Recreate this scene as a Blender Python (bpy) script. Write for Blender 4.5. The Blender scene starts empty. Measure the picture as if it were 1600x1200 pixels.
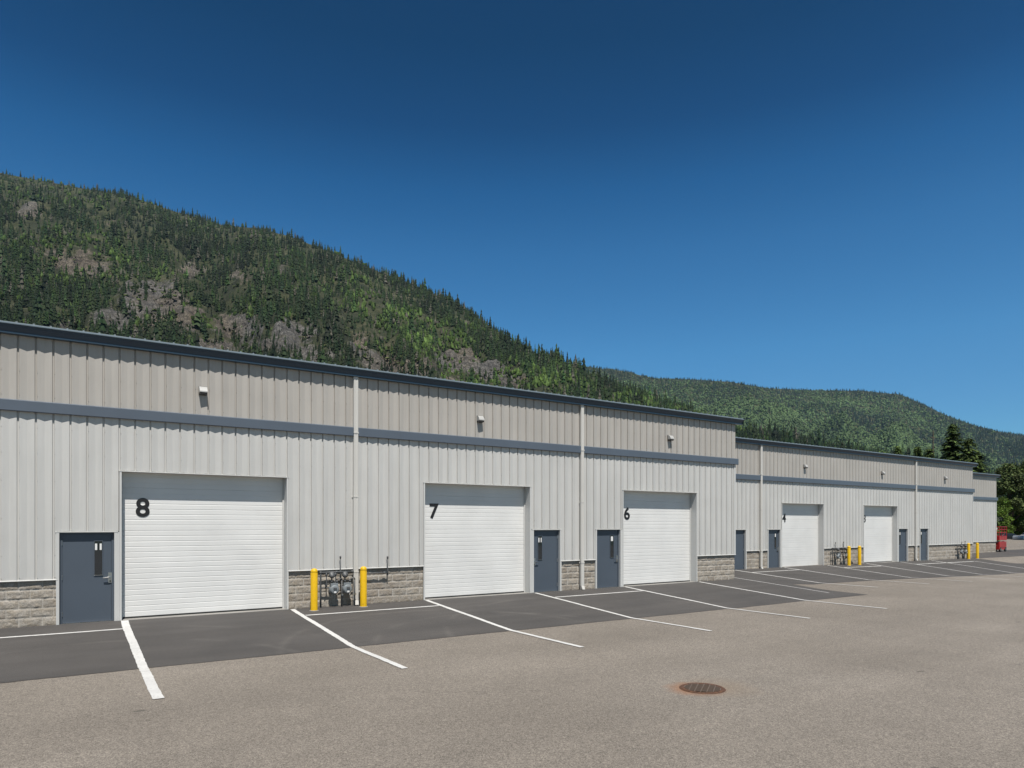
import bpy, bmesh, math, random
import numpy as np
from mathutils import Vector, Matrix
R = math.radians
random.seed(7); rng = np.random.default_rng(7)
scene = bpy.context.scene
COL = scene.collection

# ------------------------------------------------------------------ camera
TH = math.atan(1610/1060)            # angle between view axis and the wall direction (+X)
VX, VY = math.cos(TH), math.sin(TH)  # view axis on the ground
cam_d = bpy.data.cameras.new('camera'); cam = bpy.data.objects.new('camera', cam_d); COL.objects.link(cam)
cam.location = (0, 0, 2.2); cam.rotation_euler = (R(90), 0, TH - R(90))
cam_d.sensor_width = 36; cam_d.lens = 36*1060/1600; cam_d.shift_y = 220/1600
cam_d.clip_start = 0.1; cam_d.clip_end = 40000
scene.camera = cam
# ------------------------------------------------------------------ light
SUN_EL, SUN_AZ = 62.0, 15.0          # azimuth: degrees to the left of the wall's normal
e, a = R(SUN_EL), R(SUN_AZ)
sun_dir = Vector((-math.sin(a)*math.cos(e), -math.cos(a)*math.cos(e), math.sin(e)))
sd = bpy.data.lights.new('sun', 'SUN'); sd.energy = 5.0; sd.angle = R(0.53); sd.color = (1.0, 0.955, 0.89)
so = bpy.data.objects.new('sun', sd); COL.objects.link(so)
so.rotation_euler = (-sun_dir).to_track_quat('-Z', 'Y').to_euler(); so.location = (0, 0, 60)
w = bpy.data.worlds.new('World'); scene.world = w; w.use_nodes = True
nt = w.node_tree; bg = nt.nodes['Background']
sky = nt.nodes.new('ShaderNodeTexSky'); sky.sky_type = 'NISHITA'; sky.sun_disc = False
sky.sun_elevation = e; sky.sun_rotation = math.atan2(sun_dir.x, sun_dir.y) % (2*math.pi)
sky.altitude = 500; sky.air_density = 1.0; sky.dust_density = 0.35; sky.ozone_density = 3.0
# a dry-air, polarised-looking sky: clearer (darker) towards the zenith
tc = nt.nodes.new('ShaderNodeTexCoord'); sx = nt.nodes.new('ShaderNodeSeparateXYZ'); cr_ = nt.nodes.new('ShaderNodeValToRGB')
nt.links.new(tc.outputs['Generated'], sx.inputs[0]); nt.links.new(sx.outputs['Z'], cr_.inputs[0])
el = cr_.color_ramp.elements; el[0].position = 0.0; el[0].color = (.42,.72,.85,1); el[1].position = .75; el[1].color = (.0,.19,.33,1)
for p_,c_ in ((.158,(.36,.73,.93)),(.238,(.32,.77,.98)),(.368,(.20,.64,.88)),(.44,(.10,.50,.75)),(.505,(.035,.32,.53)),(.578,(.004,.245,.41))):
    q_ = el.new(p_); q_.color = (*c_,1)
# sky round the sun is dimmed and warmed to keep fill light low
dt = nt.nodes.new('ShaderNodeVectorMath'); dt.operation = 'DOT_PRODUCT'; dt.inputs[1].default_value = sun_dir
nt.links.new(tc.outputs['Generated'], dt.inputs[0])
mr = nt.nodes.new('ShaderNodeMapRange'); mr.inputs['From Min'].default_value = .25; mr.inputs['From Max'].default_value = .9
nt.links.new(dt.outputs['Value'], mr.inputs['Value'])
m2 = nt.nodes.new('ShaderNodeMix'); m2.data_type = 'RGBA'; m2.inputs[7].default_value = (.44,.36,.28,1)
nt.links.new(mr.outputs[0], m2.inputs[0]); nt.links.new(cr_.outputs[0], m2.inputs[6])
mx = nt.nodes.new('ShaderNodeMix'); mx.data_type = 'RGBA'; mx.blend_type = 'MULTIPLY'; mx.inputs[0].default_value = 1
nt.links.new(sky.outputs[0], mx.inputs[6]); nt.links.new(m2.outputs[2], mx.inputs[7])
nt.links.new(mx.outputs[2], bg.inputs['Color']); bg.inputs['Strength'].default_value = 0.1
scene.view_settings.view_transform = 'Standard'; scene.view_settings.look = 'None'
scene.view_settings.gamma = 1; scene.view_settings.exposure = 0.2
scene.render.engine = 'CYCLES'
scene.cycles.max_bounces = 6
HAZE = 2.4e-5
scene.cycles.volume_bounces = 0

# ------------------------------------------------------------------ helpers
def tag(o, label=None, cat=None, group=None, kind=None):
    if label: o['label'] = label
    if cat: o['category'] = cat
    if group: o['group'] = group
    if kind: o['kind'] = kind
    return o
def empty(name, loc, label, cat, group=None, rz=0):
    o = bpy.data.objects.new(name, None); COL.objects.link(o); o.location = loc; o.rotation_euler = (0, 0, rz)
    o.empty_display_size = 0.3
    return tag(o, label, cat, group)
class MB:
    def __init__(s): s.v = []; s.f = []; s.m = []
    def add(s, vs, fs, mi=0):
        b = len(s.v); s.v += [tuple(p) for p in vs]; s.f += [tuple(i+b for i in f) for f in fs]; s.m += [mi]*len(fs); return s
    def box(s, x0, x1, y0, y1, z0, z1, mi=0):
        v = [(x0,y0,z0),(x1,y0,z0),(x1,y1,z0),(x0,y1,z0),(x0,y0,z1),(x1,y0,z1),(x1,y1,z1),(x0,y1,z1)]
        return s.add(v, [(0,3,2,1),(4,5,6,7),(0,1,5,4),(1,2,6,5),(2,3,7,6),(3,0,4,7)], mi)
    def prism_x(s, prof, x0, x1, mi=0, caps=True):      # closed profile of (y,z), run along x
        n = len(prof); v = [(x0,y,z) for y,z in prof]+[(x1,y,z) for y,z in prof]
        f = [(i,(i+1)%n,n+(i+1)%n,n+i) for i in range(n)]
        if caps: f += [tuple(range(n-1,-1,-1)), tuple(range(n,2*n))]
        return s.add(v, f, mi)
    def tube(s, pts, r, n=10, mi=0, caps=True):
        pts = [Vector(p) for p in pts]; rs = r if isinstance(r,(list,tuple)) else [r]*len(pts)
        vs = []; fs = []
        for i,p in enumerate(pts):
            d = (pts[min(i+1,len(pts)-1)]-pts[max(i-1,0)]).normalized()
            u = d.cross(Vector((0,0,1)) if abs(d.z)<.9 else Vector((1,0,0))).normalized(); w_ = d.cross(u)
            for k in range(n):
                t = 2*math.pi*k/n; vs.append(p+(u*math.cos(t)+w_*math.sin(t))*rs[i])
        for i in range(len(pts)-1):
            for k in range(n): fs.append((i*n+k,i*n+(k+1)%n,(i+1)*n+(k+1)%n,(i+1)*n+k))
        if caps: fs += [tuple(range(n-1,-1,-1)), tuple(range((len(pts)-1)*n,len(pts)*n))]
        return s.add(vs, fs, mi)
    def lathe(s, prof, n=24, c=(0,0,0), mi=0, axis='z'):
        vs = []; fs = []
        for r_,h in prof:
            for k in range(n):
                t = 2*math.pi*k/n; a_,b_ = r_*math.cos(t), r_*math.sin(t)
                if axis=='z': vs.append((c[0]+a_,c[1]+b_,c[2]+h))
                elif axis=='y': vs.append((c[0]+a_,c[1]+h,c[2]+b_))
                else: vs.append((c[0]+h,c[1]+a_,c[2]+b_))
        for i in range(len(prof)-1):
            for k in range(n): fs.append((i*n+k,i*n+(k+1)%n,(i+1)*n+(k+1)%n,(i+1)*n+k))
        fs += [tuple(range(n-1,-1,-1)), tuple(range((len(prof)-1)*n,len(prof)*n))]
        return s.add(vs, fs, mi)
    def build(s, name, mats, parent=None, bevel=0, smooth=False, fix=True, loc=None):
        me = bpy.data.meshes.new(name); me.from_pydata(s.v, [], s.f)
        for m in (mats if isinstance(mats,(list,tuple)) else [mats]): me.materials.append(m)
        if any(s.m): me.polygons.foreach_set('material_index', s.m)
        if fix:
            bm = bmesh.new(); bm.from_mesh(me); bmesh.ops.recalc_face_normals(bm, faces=bm.faces); bm.to_mesh(me); bm.free()
        if smooth: me.polygons.foreach_set('use_smooth', [True]*len(me.polygons))
        me.update()
        o = bpy.data.objects.new(name, me); COL.objects.link(o)
        if loc: o.location = loc
        if parent: o.parent = parent
        if bevel:
            b = o.modifiers.new('bevel','BEVEL'); b.width = bevel; b.segments = 2; b.limit_method = 'ANGLE'; b.angle_limit = R(40)
        return o
def copy_tree(o, parent=None):
    c = o.copy(); COL.objects.link(c); c.parent = parent
    for ch in list(o.children): copy_tree(ch, c)
    return c
def rounded_box(mb, x0,x1,y0,y1,z0,z1,r,mi=0,n=4):
    pts = []
    for cx,cz,a0 in ((x1-r,z1-r,0),(x0+r,z1-r,90),(x0+r,z0+r,180),(x1-r,z0+r,270)):
        for k in range(n+1):
            t = R(a0+90*k/n); pts.append((cx+r*math.cos(t), cz+r*math.sin(t)))
    m = len(pts); v = [(x,y0,z) for x,z in pts]+[(x,y1,z) for x,z in pts]
    mb.add(v, [tuple(range(m)), tuple(range(2*m-1,m-1,-1))]+[(i,m+i,m+(i+1)%m,(i+1)%m) for i in range(m)], mi)

# value noise in numpy
def _h(ix, iy, seed):
    h = (ix.astype(np.int64)*374761393 + iy.astype(np.int64)*668265263 + seed*1442695041) & 0xffffffff
    h = ((h ^ (h >> 13))*1274126177) & 0xffffffff
    return ((h ^ (h >> 16)) & 0xffff)/65535.0
def vnoise(x, y, seed=0):
    x = np.asarray(x,float); y = np.asarray(y,float)
    ix, iy = np.floor(x), np.floor(y); fx, fy = x-ix, y-iy
    fx = fx*fx*(3-2*fx); fy = fy*fy*(3-2*fy)
    a_ = _h(ix,iy,seed); b_ = _h(ix+1,iy,seed); c_ = _h(ix,iy+1,seed); d_ = _h(ix+1,iy+1,seed)
    return (a_*(1-fx)+b_*fx)*(1-fy)+(c_*(1-fx)+d_*fx)*fy
def fbm(x, y, o=4, seed=0):
    x = np.asarray(x,float); y = np.asarray(y,float); s_ = 0; am = .5; tot = 0
    for k in range(o):
        s_ = s_+am*vnoise(x*2**k+k*17.3, y*2**k-k*9.1, seed+k); tot += am; am *= .5
    return s_/tot*2-1

# ------------------------------------------------------------------ materials
def mat(name, col, rough=.6, metal=0.0, spec=None, coat=0):
    m = bpy.data.materials.new(name); m.use_nodes = True
    b = m.node_tree.nodes['Principled BSDF']
    b.inputs['Base Color'].default_value = (*col, 1); b.inputs['Roughness'].default_value = rough; b.inputs['Metallic'].default_value = metal
    if spec is not None: b.inputs['Specular IOR Level'].default_value = spec
    if coat: b.inputs['Coat Weight'].default_value = coat
    return m
def N(m, t, **k):
    n = m.node_tree.nodes.new(t)
    for a_, v in k.items():
        if a_ in n.inputs: n.inputs[a_].default_value = v
        else: setattr(n, a_, v)
    return n
def L(m, a_, b_): m.node_tree.links.new(a_, b_)
def coords(m, scale=(1,1,1)):
    g = N(m,'ShaderNodeNewGeometry'); mp = N(m,'ShaderNodeMapping'); mp.inputs['Scale'].default_value = scale
    L(m, g.outputs['Position'], mp.inputs['Vector']); return mp.outputs[0]
def noise(m, vec, scale, detail=4, rough=.55):
    n = N(m,'ShaderNodeTexNoise'); n.inputs['Scale'].default_value = scale; n.inputs['Detail'].default_value = detail; n.inputs['Roughness'].default_value = rough
    L(m, vec, n.inputs['Vector']); return n.outputs['Fac']
def ramp(m, fac, stops):
    r = N(m,'ShaderNodeValToRGB'); el = r.color_ramp.elements
    while len(el) < len(stops): el.new(.5)
    for i,(p,c) in enumerate(stops):
        el[i].position = p; el[i].color = (*c,1) if len(c)==3 else c
    L(m, fac, r.inputs[0]); return r.outputs[0]
def mix(m, fac, a_, b_, mode='MIX'):
    n = N(m,'ShaderNodeMix'); n.data_type = 'RGBA'; n.blend_type = mode
    if isinstance(fac,(int,float)): n.inputs[0].default_value = fac
    else: L(m, fac, n.inputs[0])
    for v,i in ((a_,6),(b_,7)):
        if isinstance(v,tuple): n.inputs[i].default_value = (*v,1) if len(v)==3 else v
        else: L(m, v, n.inputs[i])
    return n.outputs[2]
def math_(m, op, a_, b_=None, clamp=False):
    n = N(m,'ShaderNodeMath'); n.operation = op; n.use_clamp = clamp
    for v,i in ((a_,0),(b_,1)):
        if v is None: continue
        if isinstance(v,(int,float)): n.inputs[i].default_value = v
        else: L(m, v, n.inputs[i])
    return n.outputs[0]
def setcol(m, c): L(m, c, m.node_tree.nodes['Principled BSDF'].inputs['Base Color'])
def bump(m, h, strength=.3, dist=.01):
    b = N(m,'ShaderNodeBump'); b.inputs['Strength'].default_value = strength; b.inputs['Distance'].default_value = dist
    L(m, h, b.inputs['Height']); L(m, b.outputs[0], m.node_tree.nodes['Principled BSDF'].inputs['Normal'])
def g3(v): return (v,v,v)
def painted(name, col, rough=.45, var=.06, streak=True):
    """painted sheet metal: faint vertical streaks and blotches"""
    m = mat(name, col, rough)
    c = coords(m, (6,6,.35) if streak else (1,1,1)); f1 = noise(m, c, 1.3, 4)
    c2 = coords(m); f2 = noise(m, c2, .8, 5)
    s_ = ramp(m, f1, [(.3, g3(1-var)), (.75, g3(1.0))]); s2 = ramp(m, f2, [(.3, g3(1-var*.8)), (.7, g3(1.0))])
    setcol(m, mix(m, 1.0, mix(m, 1.0, col, s_, 'MULTIPLY'), s2, 'MULTIPLY'))
    f3 = noise(m, c2, 3.0, 3); 
    bump(m, f3, .12, .004)
    return m
M = {}
M['clad_low'] = painted('cladding_light_grey', (.575,.57,.55), .42, .10)
M['clad_up'] = painted('cladding_taupe', (.45,.425,.39), .45, .11)
M['trim'] = painted('trim_light_grey', (.58,.58,.565), .4, .06)
M['band'] = painted('slate_blue_metal', (.102,.125,.158), .38, .08, False)
M['fascia'] = painted('slate_blue_gutter', (.028,.055,.086), .35, .08, False)
M['eave'] = painted('eave_flashing', (.13,.17,.20), .45, .08, False)
M['roof'] = painted('roof_sheet', (.22,.26,.28), .4, .1, False)
M['spout'] = painted('downspout_cream', (.60,.585,.55), .4, .06)
M['ohdoor'] = painted('overhead_door_white', (.75,.75,.735), .4, .08, False)
M['pdoor'] = painted('door_slate_blue', (.078,.098,.126), .42, .08, False)
M['seal'] = mat('rubber_seal', (.02,.02,.02), .8)
M['black'] = mat('black_vinyl', (.012,.012,.013), .5)
M['steel'] = mat('brushed_steel', (.55,.54,.52), .3, 1.0)
M['offwhite'] = mat('matt_white', (.75,.75,.74), .7)
M['glass'] = mat('dark_glass', (.012,.017,.022), .04, 0, .9)
M['pipe'] = painted('grey_pipe_paint', (.10,.105,.11), .5, .2, False)
M['meter'] = painted('gas_meter_grey', (.22,.245,.26), .5, .15, False)
M['lampbody'] = mat('lamp_housing', (.42,.42,.41), .45)
M['lampglass'] = mat('lamp_lens', (.05,.05,.05), .2)
M['red'] = painted('red_machine_paint', (.45,.02,.02), .35, .25, False)
M['tyre'] = mat('tyre_rubber', (.02,.02,.02), .85)
M['rim'] = mat('wheel_rim', (.35,.35,.35), .35, .8)
M['conc'] = painted('concrete', (.33,.32,.30), .85, .25, False)
# bollard: plastic sleeve with scuffs
m = M['yellow'] = mat('yellow_plastic', (.72,.43,.004), .42)
c = coords(m); f = noise(m, c, 9, 6, .7)
setcol(m, ramp(m, f, [(.28,(.45,.25,.01)),(.40,(.70,.42,.004)),(.8,(.76,.47,.006))]))
# split faced block
def block_mat(name, scale=1.0):
    m = mat(name, (.3,.28,.25), .9)
    c = coords(m)
    a_ = N(m,'ShaderNodeAttribute'); a_.attribute_name = 'tone'
    t = ramp(m, a_.outputs['Fac'], [(0,(.30,.27,.235)),(.5,(.345,.32,.285)),(1,(.39,.36,.32))])
    f1 = noise(m, c, 38, 5, .7); f2 = noise(m, c, 7, 4)
    t = mix(m, 1.0, t, ramp(m, f1, [(.32,g3(.62)),(.62,g3(1.15))]), 'MULTIPLY')
    t = mix(m, .8, t, ramp(m, f2, [(.3,(.85,.78,.68)),(.7,(1.05,1.05,1.05))]), 'MULTIPLY')
    b_ = N(m,'ShaderNodeAttribute'); b_.attribute_name = 'mortar'
    t = mix(m, b_.outputs['Fac'], t, (.50,.48,.44))
    setcol(m, t); bump(m, f1, .8, .015)
    return m
M['block'] = block_mat('split_face_block')
# asphalt
RUST = (8.12, 7.05)
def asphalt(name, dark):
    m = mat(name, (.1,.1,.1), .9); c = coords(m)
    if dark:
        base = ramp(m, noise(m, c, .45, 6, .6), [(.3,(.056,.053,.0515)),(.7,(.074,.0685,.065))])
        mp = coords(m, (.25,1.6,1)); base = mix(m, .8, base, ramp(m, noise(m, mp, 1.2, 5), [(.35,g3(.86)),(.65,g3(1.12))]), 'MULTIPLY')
        # wheel scrubbing: faint pale arcs where vans turn in
        for cx, cy, rr in ((0.4,12.2,3.6),(0.4,12.2,4.9),(7.3,12.6,3.9),(8.6,12.2,3.4),(12.0,12.0,5.0)):
            vm = N(m,'ShaderNodeVectorMath'); vm.operation = 'DISTANCE'; cz = N(m,'ShaderNodeMapping'); cz.inputs['Scale'].default_value=(1,1,0)
            g = N(m,'ShaderNodeNewGeometry'); L(m,g.outputs['Position'],cz.inputs['Vector']); L(m,cz.outputs[0],vm.inputs[0]); vm.inputs[1].default_value=(cx,cy,0)
            d = math_(m,'ABSOLUTE', math_(m,'SUBTRACT', vm.outputs['Value'], rr))
            k = math_(m,'SUBTRACT', 1.0, math_(m,'DIVIDE', d, .13), True)
            k = math_(m,'MULTIPLY', math_(m,'MULTIPLY', k, ramp(m, noise(m, c, .9, 4), [(.42,g3(0)),(.62,g3(1))])), .30)
            base = mix(m, k, base, (.14,.13,.12))
        sp = noise(m, c, 130, 3, .7); base = mix(m, 1.0, base, ramp(m, sp, [(.38,g3(.72)),(.62,g3(1.28))]), 'MULTIPLY')
        bump(m, sp, .35, .006)
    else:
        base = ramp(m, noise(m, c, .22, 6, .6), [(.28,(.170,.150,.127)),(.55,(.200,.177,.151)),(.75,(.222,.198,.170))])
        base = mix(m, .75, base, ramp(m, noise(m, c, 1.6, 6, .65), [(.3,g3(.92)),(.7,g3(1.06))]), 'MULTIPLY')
        v = N(m,'ShaderNodeTexVoronoi'); v.inputs['Scale'].default_value = 85; L(m, c, v.inputs['Vector'])
        vb = N(m,'ShaderNodeRGBToBW'); L(m, v.outputs['Color'], vb.inputs[0])
        base = mix(m, .9, base, ramp(m, vb.outputs[0], [(.12,g3(.52)),(.5,g3(1.0)),(.92,g3(1.62))]), 'MULTIPLY')
        sp = noise(m, c, 16, 4, .75); base = mix(m, 1.0, base, ramp(m, sp, [(.36,g3(.86)),(.5,g3(1.0)),(.66,g3(1.12))]), 'MULTIPLY')
        # small dark oil drips
        v2 = N(m,'ShaderNodeTexVoronoi'); v2.inputs['Scale'].default_value = .42; L(m, coords(m,(1,2.3,1)), v2.inputs['Vector'])
        k = math_(m,'LESS_THAN', math_(m,'ADD', v2.outputs['Distance'], math_(m,'MULTIPLY', noise(m,c,14,3), .12)), .1)
        base = mix(m, math_(m,'MULTIPLY',k,.55), base, (.05,.045,.04))
        # long pale dusty drifts and a few hairline cracks
        dr = noise(m, coords(m,(.10,.55,1)), 1.0, 5, .6); base = mix(m, .7, base, ramp(m, dr, [(.32,g3(.86)),(.55,g3(1.02)),(.72,g3(1.12))]), 'MULTIPLY')
        vc = N(m,'ShaderNodeTexVoronoi'); vc.feature = 'DISTANCE_TO_EDGE'; vc.inputs['Scale'].default_value = .16
        wv = N(m,'ShaderNodeVectorMath'); wv.operation='ADD'; nn_ = N(m,'ShaderNodeTexNoise'); nn_.inputs['Scale'].default_value=.9; nn_.inputs['Detail'].default_value=5; L(m,c,nn_.inputs['Vector'])
        sc_ = N(m,'ShaderNodeVectorMath'); sc_.operation='SCALE'; sc_.inputs['Scale'].default_value=1.6; L(m,nn_.outputs['Color'],sc_.inputs[0]); L(m,c,wv.inputs[0]); L(m,sc_.outputs[0],wv.inputs[1]); L(m,wv.outputs[0],vc.inputs['Vector'])
        ck = math_(m,'MULTIPLY', math_(m,'LESS_THAN', vc.outputs['Distance'], .0016), ramp(m, noise(m,c,.25,3), [(.52,g3(0)),(.62,g3(.45))]))
        base = mix(m, ck, base, (.05,.045,.04))
        # rust bleeding from the drain
        g = N(m,'ShaderNodeNewGeometry'); mp = N(m,'ShaderNodeMapping'); mp.inputs['Scale'].default_value = (1,1,0); L(m,g.outputs['Position'],mp.inputs['Vector'])
        for (ox,oy,rr,colr,am) in ((-.10,.07,.50,(.25,.105,.04),.75),(.25,-.05,.75,(.22,.16,.105),.3)):
            vm = N(m,'ShaderNodeVectorMath'); vm.operation='DISTANCE'; L(m,mp.outputs[0],vm.inputs[0]); vm.inputs[1].default_value=(RUST[0]+ox,RUST[1]+oy,0)
            d = math_(m,'ADD', vm.outputs['Value'], math_(m,'MULTIPLY', math_(m,'SUBTRACT',noise(m,c,3.5,4),.5), .3))
            k = math_(m,'MULTIPLY', math_(m,'SUBTRACT', 1.0, math_(m,'DIVIDE', d, rr), True), 1.6*am, True)
            base = mix(m, k, base, colr)
        bump(m, vb.outputs[0], .5, .01)
    setcol(m, base); return m
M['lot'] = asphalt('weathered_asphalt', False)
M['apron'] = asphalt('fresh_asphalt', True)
m = M['line'] = mat('road_paint', (.6,.6,.6), .7); c = coords(m)
wear = noise(m, c, 30, 5, .7)
setcol(m, mix(m, 1.0, ramp(m, wear, [(.30,(.30,.29,.27)),(.42,(.58,.58,.57)),(1,(.66,.66,.65))]), ramp(m, noise(m,c,2.5,4), [(.3,g3(.85)),(.6,g3(1))]), 'MULTIPLY'))
bump(m, wear, .4, .006)
m = M['grass'] = mat('meadow', (.06,.09,.03), .95); c = coords(m)
setcol(m, ramp(m, noise(m, c, .12, 8, .7), [(.3,(.035,.05,.02)),(.5,(.065,.09,.03)),(.75,(.11,.10,.05))]))
m = M['rust'] = mat('rusty_iron', (.1,.05,.03), .6, .3); c = coords(m)
setcol(m, ramp(m, noise(m, c, 25, 5, .7), [(.3,(.05,.03,.02)),(.55,(.14,.07,.04)),(.75,(.25,.11,.05))]))
M['iron'] = mat('worn_iron', (.34,.24,.17), .32, .8)
M['hole_shade'] = mat('drain_shade_black', (.006,.006,.006), 1)
def leafmat(name, attr=True, rough=.75, trans=.0):
    m = mat(name, (.04,.07,.02), rough, 0, .25)
    a_ = N(m,'ShaderNodeAttribute'); a_.attribute_name = 'Col'
    setcol(m, a_.outputs['Color']); return m
M['forest'] = leafmat('forest_foliage')
m = M['bark'] = mat('bark', (.08,.06,.045), .9)
m = M['mountain'] = mat('mountain_ground', (.1,.1,.06), .95); c = coords(m)
a_ = N(m,'ShaderNodeAttribute'); a_.attribute_name = 'rock'
green = ramp(m, noise(m, c, .02, 8, .7), [(.32,(.016,.022,.010)),(.47,(.032,.040,.015)),(.57,(.062,.070,.028)),(.70,(.115,.105,.065))])
strata = coords(m, (1,1,2.2)); rk = ramp(m, noise(m, strata, .035, 12, .78), [(.34,(.045,.042,.040)),(.44,(.14,.132,.124)),(.56,(.225,.215,.20)),(.62,(.17,.155,.12)),(.68,(.095,.095,.045)),(.8,(.16,.145,.105))])
vv = N(m,'ShaderNodeTexVoronoi'); vv.inputs['Scale'].default_value = .11; L(m, strata, vv.inputs['Vector'])
rk = mix(m, 1.0, rk, ramp(m, noise(m, c, .006, 3), [(.42,(1,1,1)),(.58,(1.12,1.0,.84))]), 'MULTIPLY')
rk = mix(m, .6, rk, ramp(m, vv.outputs['Distance'], [(.0,g3(1.3)),(.75,g3(.45))]), 'MULTIPLY')
v3 = N(m,'ShaderNodeTexVoronoi'); v3.feature = 'DISTANCE_TO_EDGE'; v3.inputs['Scale'].default_value = .23; L(m, coords(m,(1,1,.55)), v3.inputs['Vector'])
rk = mix(m, .75, rk, ramp(m, v3.outputs['Distance'], [(.0,g3(.25)),(.16,g3(1.1))]), 'MULTIPLY')
rk = mix(m, .8, rk, ramp(m, noise(m, c, .35, 6, .8), [(.36,g3(.55)),(.62,g3(1.3))]), 'MULTIPLY')
msk = math_(m,'ADD', a_.outputs['Fac'], math_(m,'MULTIPLY', math_(m,'SUBTRACT', noise(m,c,.03,8,.7), .5), 1.3))
setcol(m, mix(m, ramp(m, msk, [(.42,g3(0)),(.56,g3(1))]), green, rk))
bump(m, noise(m, strata, .06, 12, .8), 1.0, 9.0)

# ------------------------------------------------------------------ the ground
YA, YB, YC = 17.92, 21.6, 25.4
SA0, SA1, SB1, SC1 = -9.3, 22.6, 52.3, 65.8
def sm(t): t = min(1,max(0,t)); return t*t*(3-2*t)
def lin(t): return min(1,max(0,t))
def yw(s):
    if s < 45: return YA+(YB-YA)*lin((s-22.5)/4.0)
    return YB+(YC-YB)*lin((s-52.5)/4.0)
def base_z(s): return -.10*lin((s-31)/20)
def lot_z(s): return -.30-.32*sm((s-26)/22)
def gz(s, y):
    d = yw(s)-y; t = lin(d/4.5); b_ = base_z(s); return b_+(lot_z(s)-b_)*t
def ground_sheet(name, mtl, ss, rows, dz, kind='structure', noisy=True):
    v = []; f = []; nc = len(rows(ss[0]))
    for s in ss:
        for y in rows(s): v.append((s, y, gz(s,y)+dz))
    for i in range(len(ss)-1):
        for j in range(nc-1): f.append((i*nc+j,(i+1)*nc+j,(i+1)*nc+j+1,i*nc+j+1))
    mb = MB(); mb.add(v,f); o = mb.build(name, mtl, fix=False)
    return tag(o, kind=kind)
S_ALL = [-60,-40,-25]+[x*.5 for x in range(-30,152)]+[80,90,105,125,150]
Dl = [60,45,30,20,14,10,8,6,5,4.5,4,3,2,1,.5,0,-.2,-3,-10,-25,-45]
o = ground_sheet('parking_lot', M['lot'], S_ALL, lambda s: [yw(s)-d for d in Dl], 0)
def jit(s, k=0): return .05*float(fbm(s*.7+k,3.3,4,5))+.018*float(fbm(s*9+k,7.7,2,6))
def snap(rows, yc):
    if rows[0] < yc < rows[-1]:
        i = min(range(1,len(rows)-1), key=lambda q: abs(rows[q]-yc)); rows[i] = yc
        rows = sorted(rows)
    return rows
def edgeA(s): return 13.36+jit(s)-.006*max(0,s-8)
def rowsA(s):
    e_ = edgeA(s); yc = yw(s)-4.5
    return [e_, max(e_,yc)+.0, YA-3.2, YA-2, YA-1, YA-.4, YA+.3] if s<22.7 else [e_]+[e_+(yw(s)-.0-e_)*k/6 for k in range(1,7)]
sA = [-60,-40,-25]+[x*.0625 for x in range(-240,383)]+[23.95]
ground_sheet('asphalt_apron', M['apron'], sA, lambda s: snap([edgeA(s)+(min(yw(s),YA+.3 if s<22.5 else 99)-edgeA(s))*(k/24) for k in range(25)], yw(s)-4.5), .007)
def edgeB(s): return (16.75+jit(s,9)) if s>24.6 else 13.25+(16.7-13.25)*lin((s-23.95)/.65)
def topB(s): return yw(s)+.1 if s<54.2 else max(yw(54.2)-(s-54.2)*.62, 19.6)
sB = [23.96]+[24+.125*k for k in range(0,440)]
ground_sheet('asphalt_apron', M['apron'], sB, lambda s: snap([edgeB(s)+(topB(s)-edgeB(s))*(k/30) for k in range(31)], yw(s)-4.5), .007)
sC = [54.5+.25*k for k in range(0,106)]
ground_sheet('asphalt_apron', M['apron'], sC, lambda s: [max(23.4+jit(s,4)-.02*(s-58), 24.6-(s-54.6)*1.0)+k*.33 for k in range(12)], .009)
# everything beyond the lot
gv = [(-9000,-9000,-.9),(9000,-9000,-.9),(9000,9000,-.9),(-9000,9000,-.9)]
mb = MB(); mb.add(gv,[(0,1,2,3)]); tag(mb.build('ground', M['grass'], fix=False), kind='structure')

# painted lines
def paint(pts, w_, seed=0):
    """pts: polyline on the ground; a strip of road paint with slightly uneven edges"""
    P = []
    for (x0,y0),(x1,y1) in zip(pts[:-1],pts[1:]):
        n = max(2,int(math.hypot(x1-x0,y1-y0)/.07))
        for k in range(n): P.append((x0+(x1-x0)*k/n,y0+(y1-y0)*k/n))
    P.append(pts[-1]); v = []; f = []
    rr = random.Random(seed)
    for i,(x,y) in enumerate(P):
        a_ = P[max(i-1,0)]; b_ = P[min(i+1,len(P)-1)]; dx,dy = b_[0]-a_[0], b_[1]-a_[1]; l = math.hypot(dx,dy); nx,ny = -dy/l, dx/l
        wob = .028*float(fbm(i*.045+seed*7.1, 1.0, 3, 11)); a1 = w_/2+rr.uniform(-.006,.006); a2 = w_/2+rr.uniform(-.006,.006)
        for q in (wob+a1, wob-a2):
            X,Y = x+nx*q, y+ny*q; v.append((X,Y,gz(X,Y)+.012))
    for i in range(len(P)-1): f.append((2*i,2*i+1,2*i+3,2*i+2))
    mb = MB(); mb.add(v,f); return tag(mb.build('parking_line', M['line'], fix=False), kind='structure')
for i,(s,ye,w_) in enumerate(((1.13,10.9,.15),(4.93,10.85,.12),(8.78,10.75,.12),(12.66,10.73,.11),(16.56,10.73,.11),(20.4,10.72,.11),(-2.8,11.1,.12),(-6.7,11.1,.12))):
    paint([(s,17.86),(s,16.9),(s,13.4),(s,ye)], w_, i)
for i,(s0,s1) in enumerate(((-6.6,-2.9),(-2.7,1.05),(5.0,8.7),(12.75,16.5))): paint([(s0,16.93),(s1,16.93)], .085, 20+i)
for i,(s,y0,ye) in enumerate(((23.25,18.6,14.3),(27.1,21.5,14.6),(30.95,21.5,14.45),(34.8,21.5,14.4),(38.7,21.5,14.4),(42.5,21.5,14.4),(46.3,21.5,14.4),(50.1,20.6,15.0))): paint([(s,y0),(s,17.1),(s,ye)], .11, 40+i)
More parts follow.
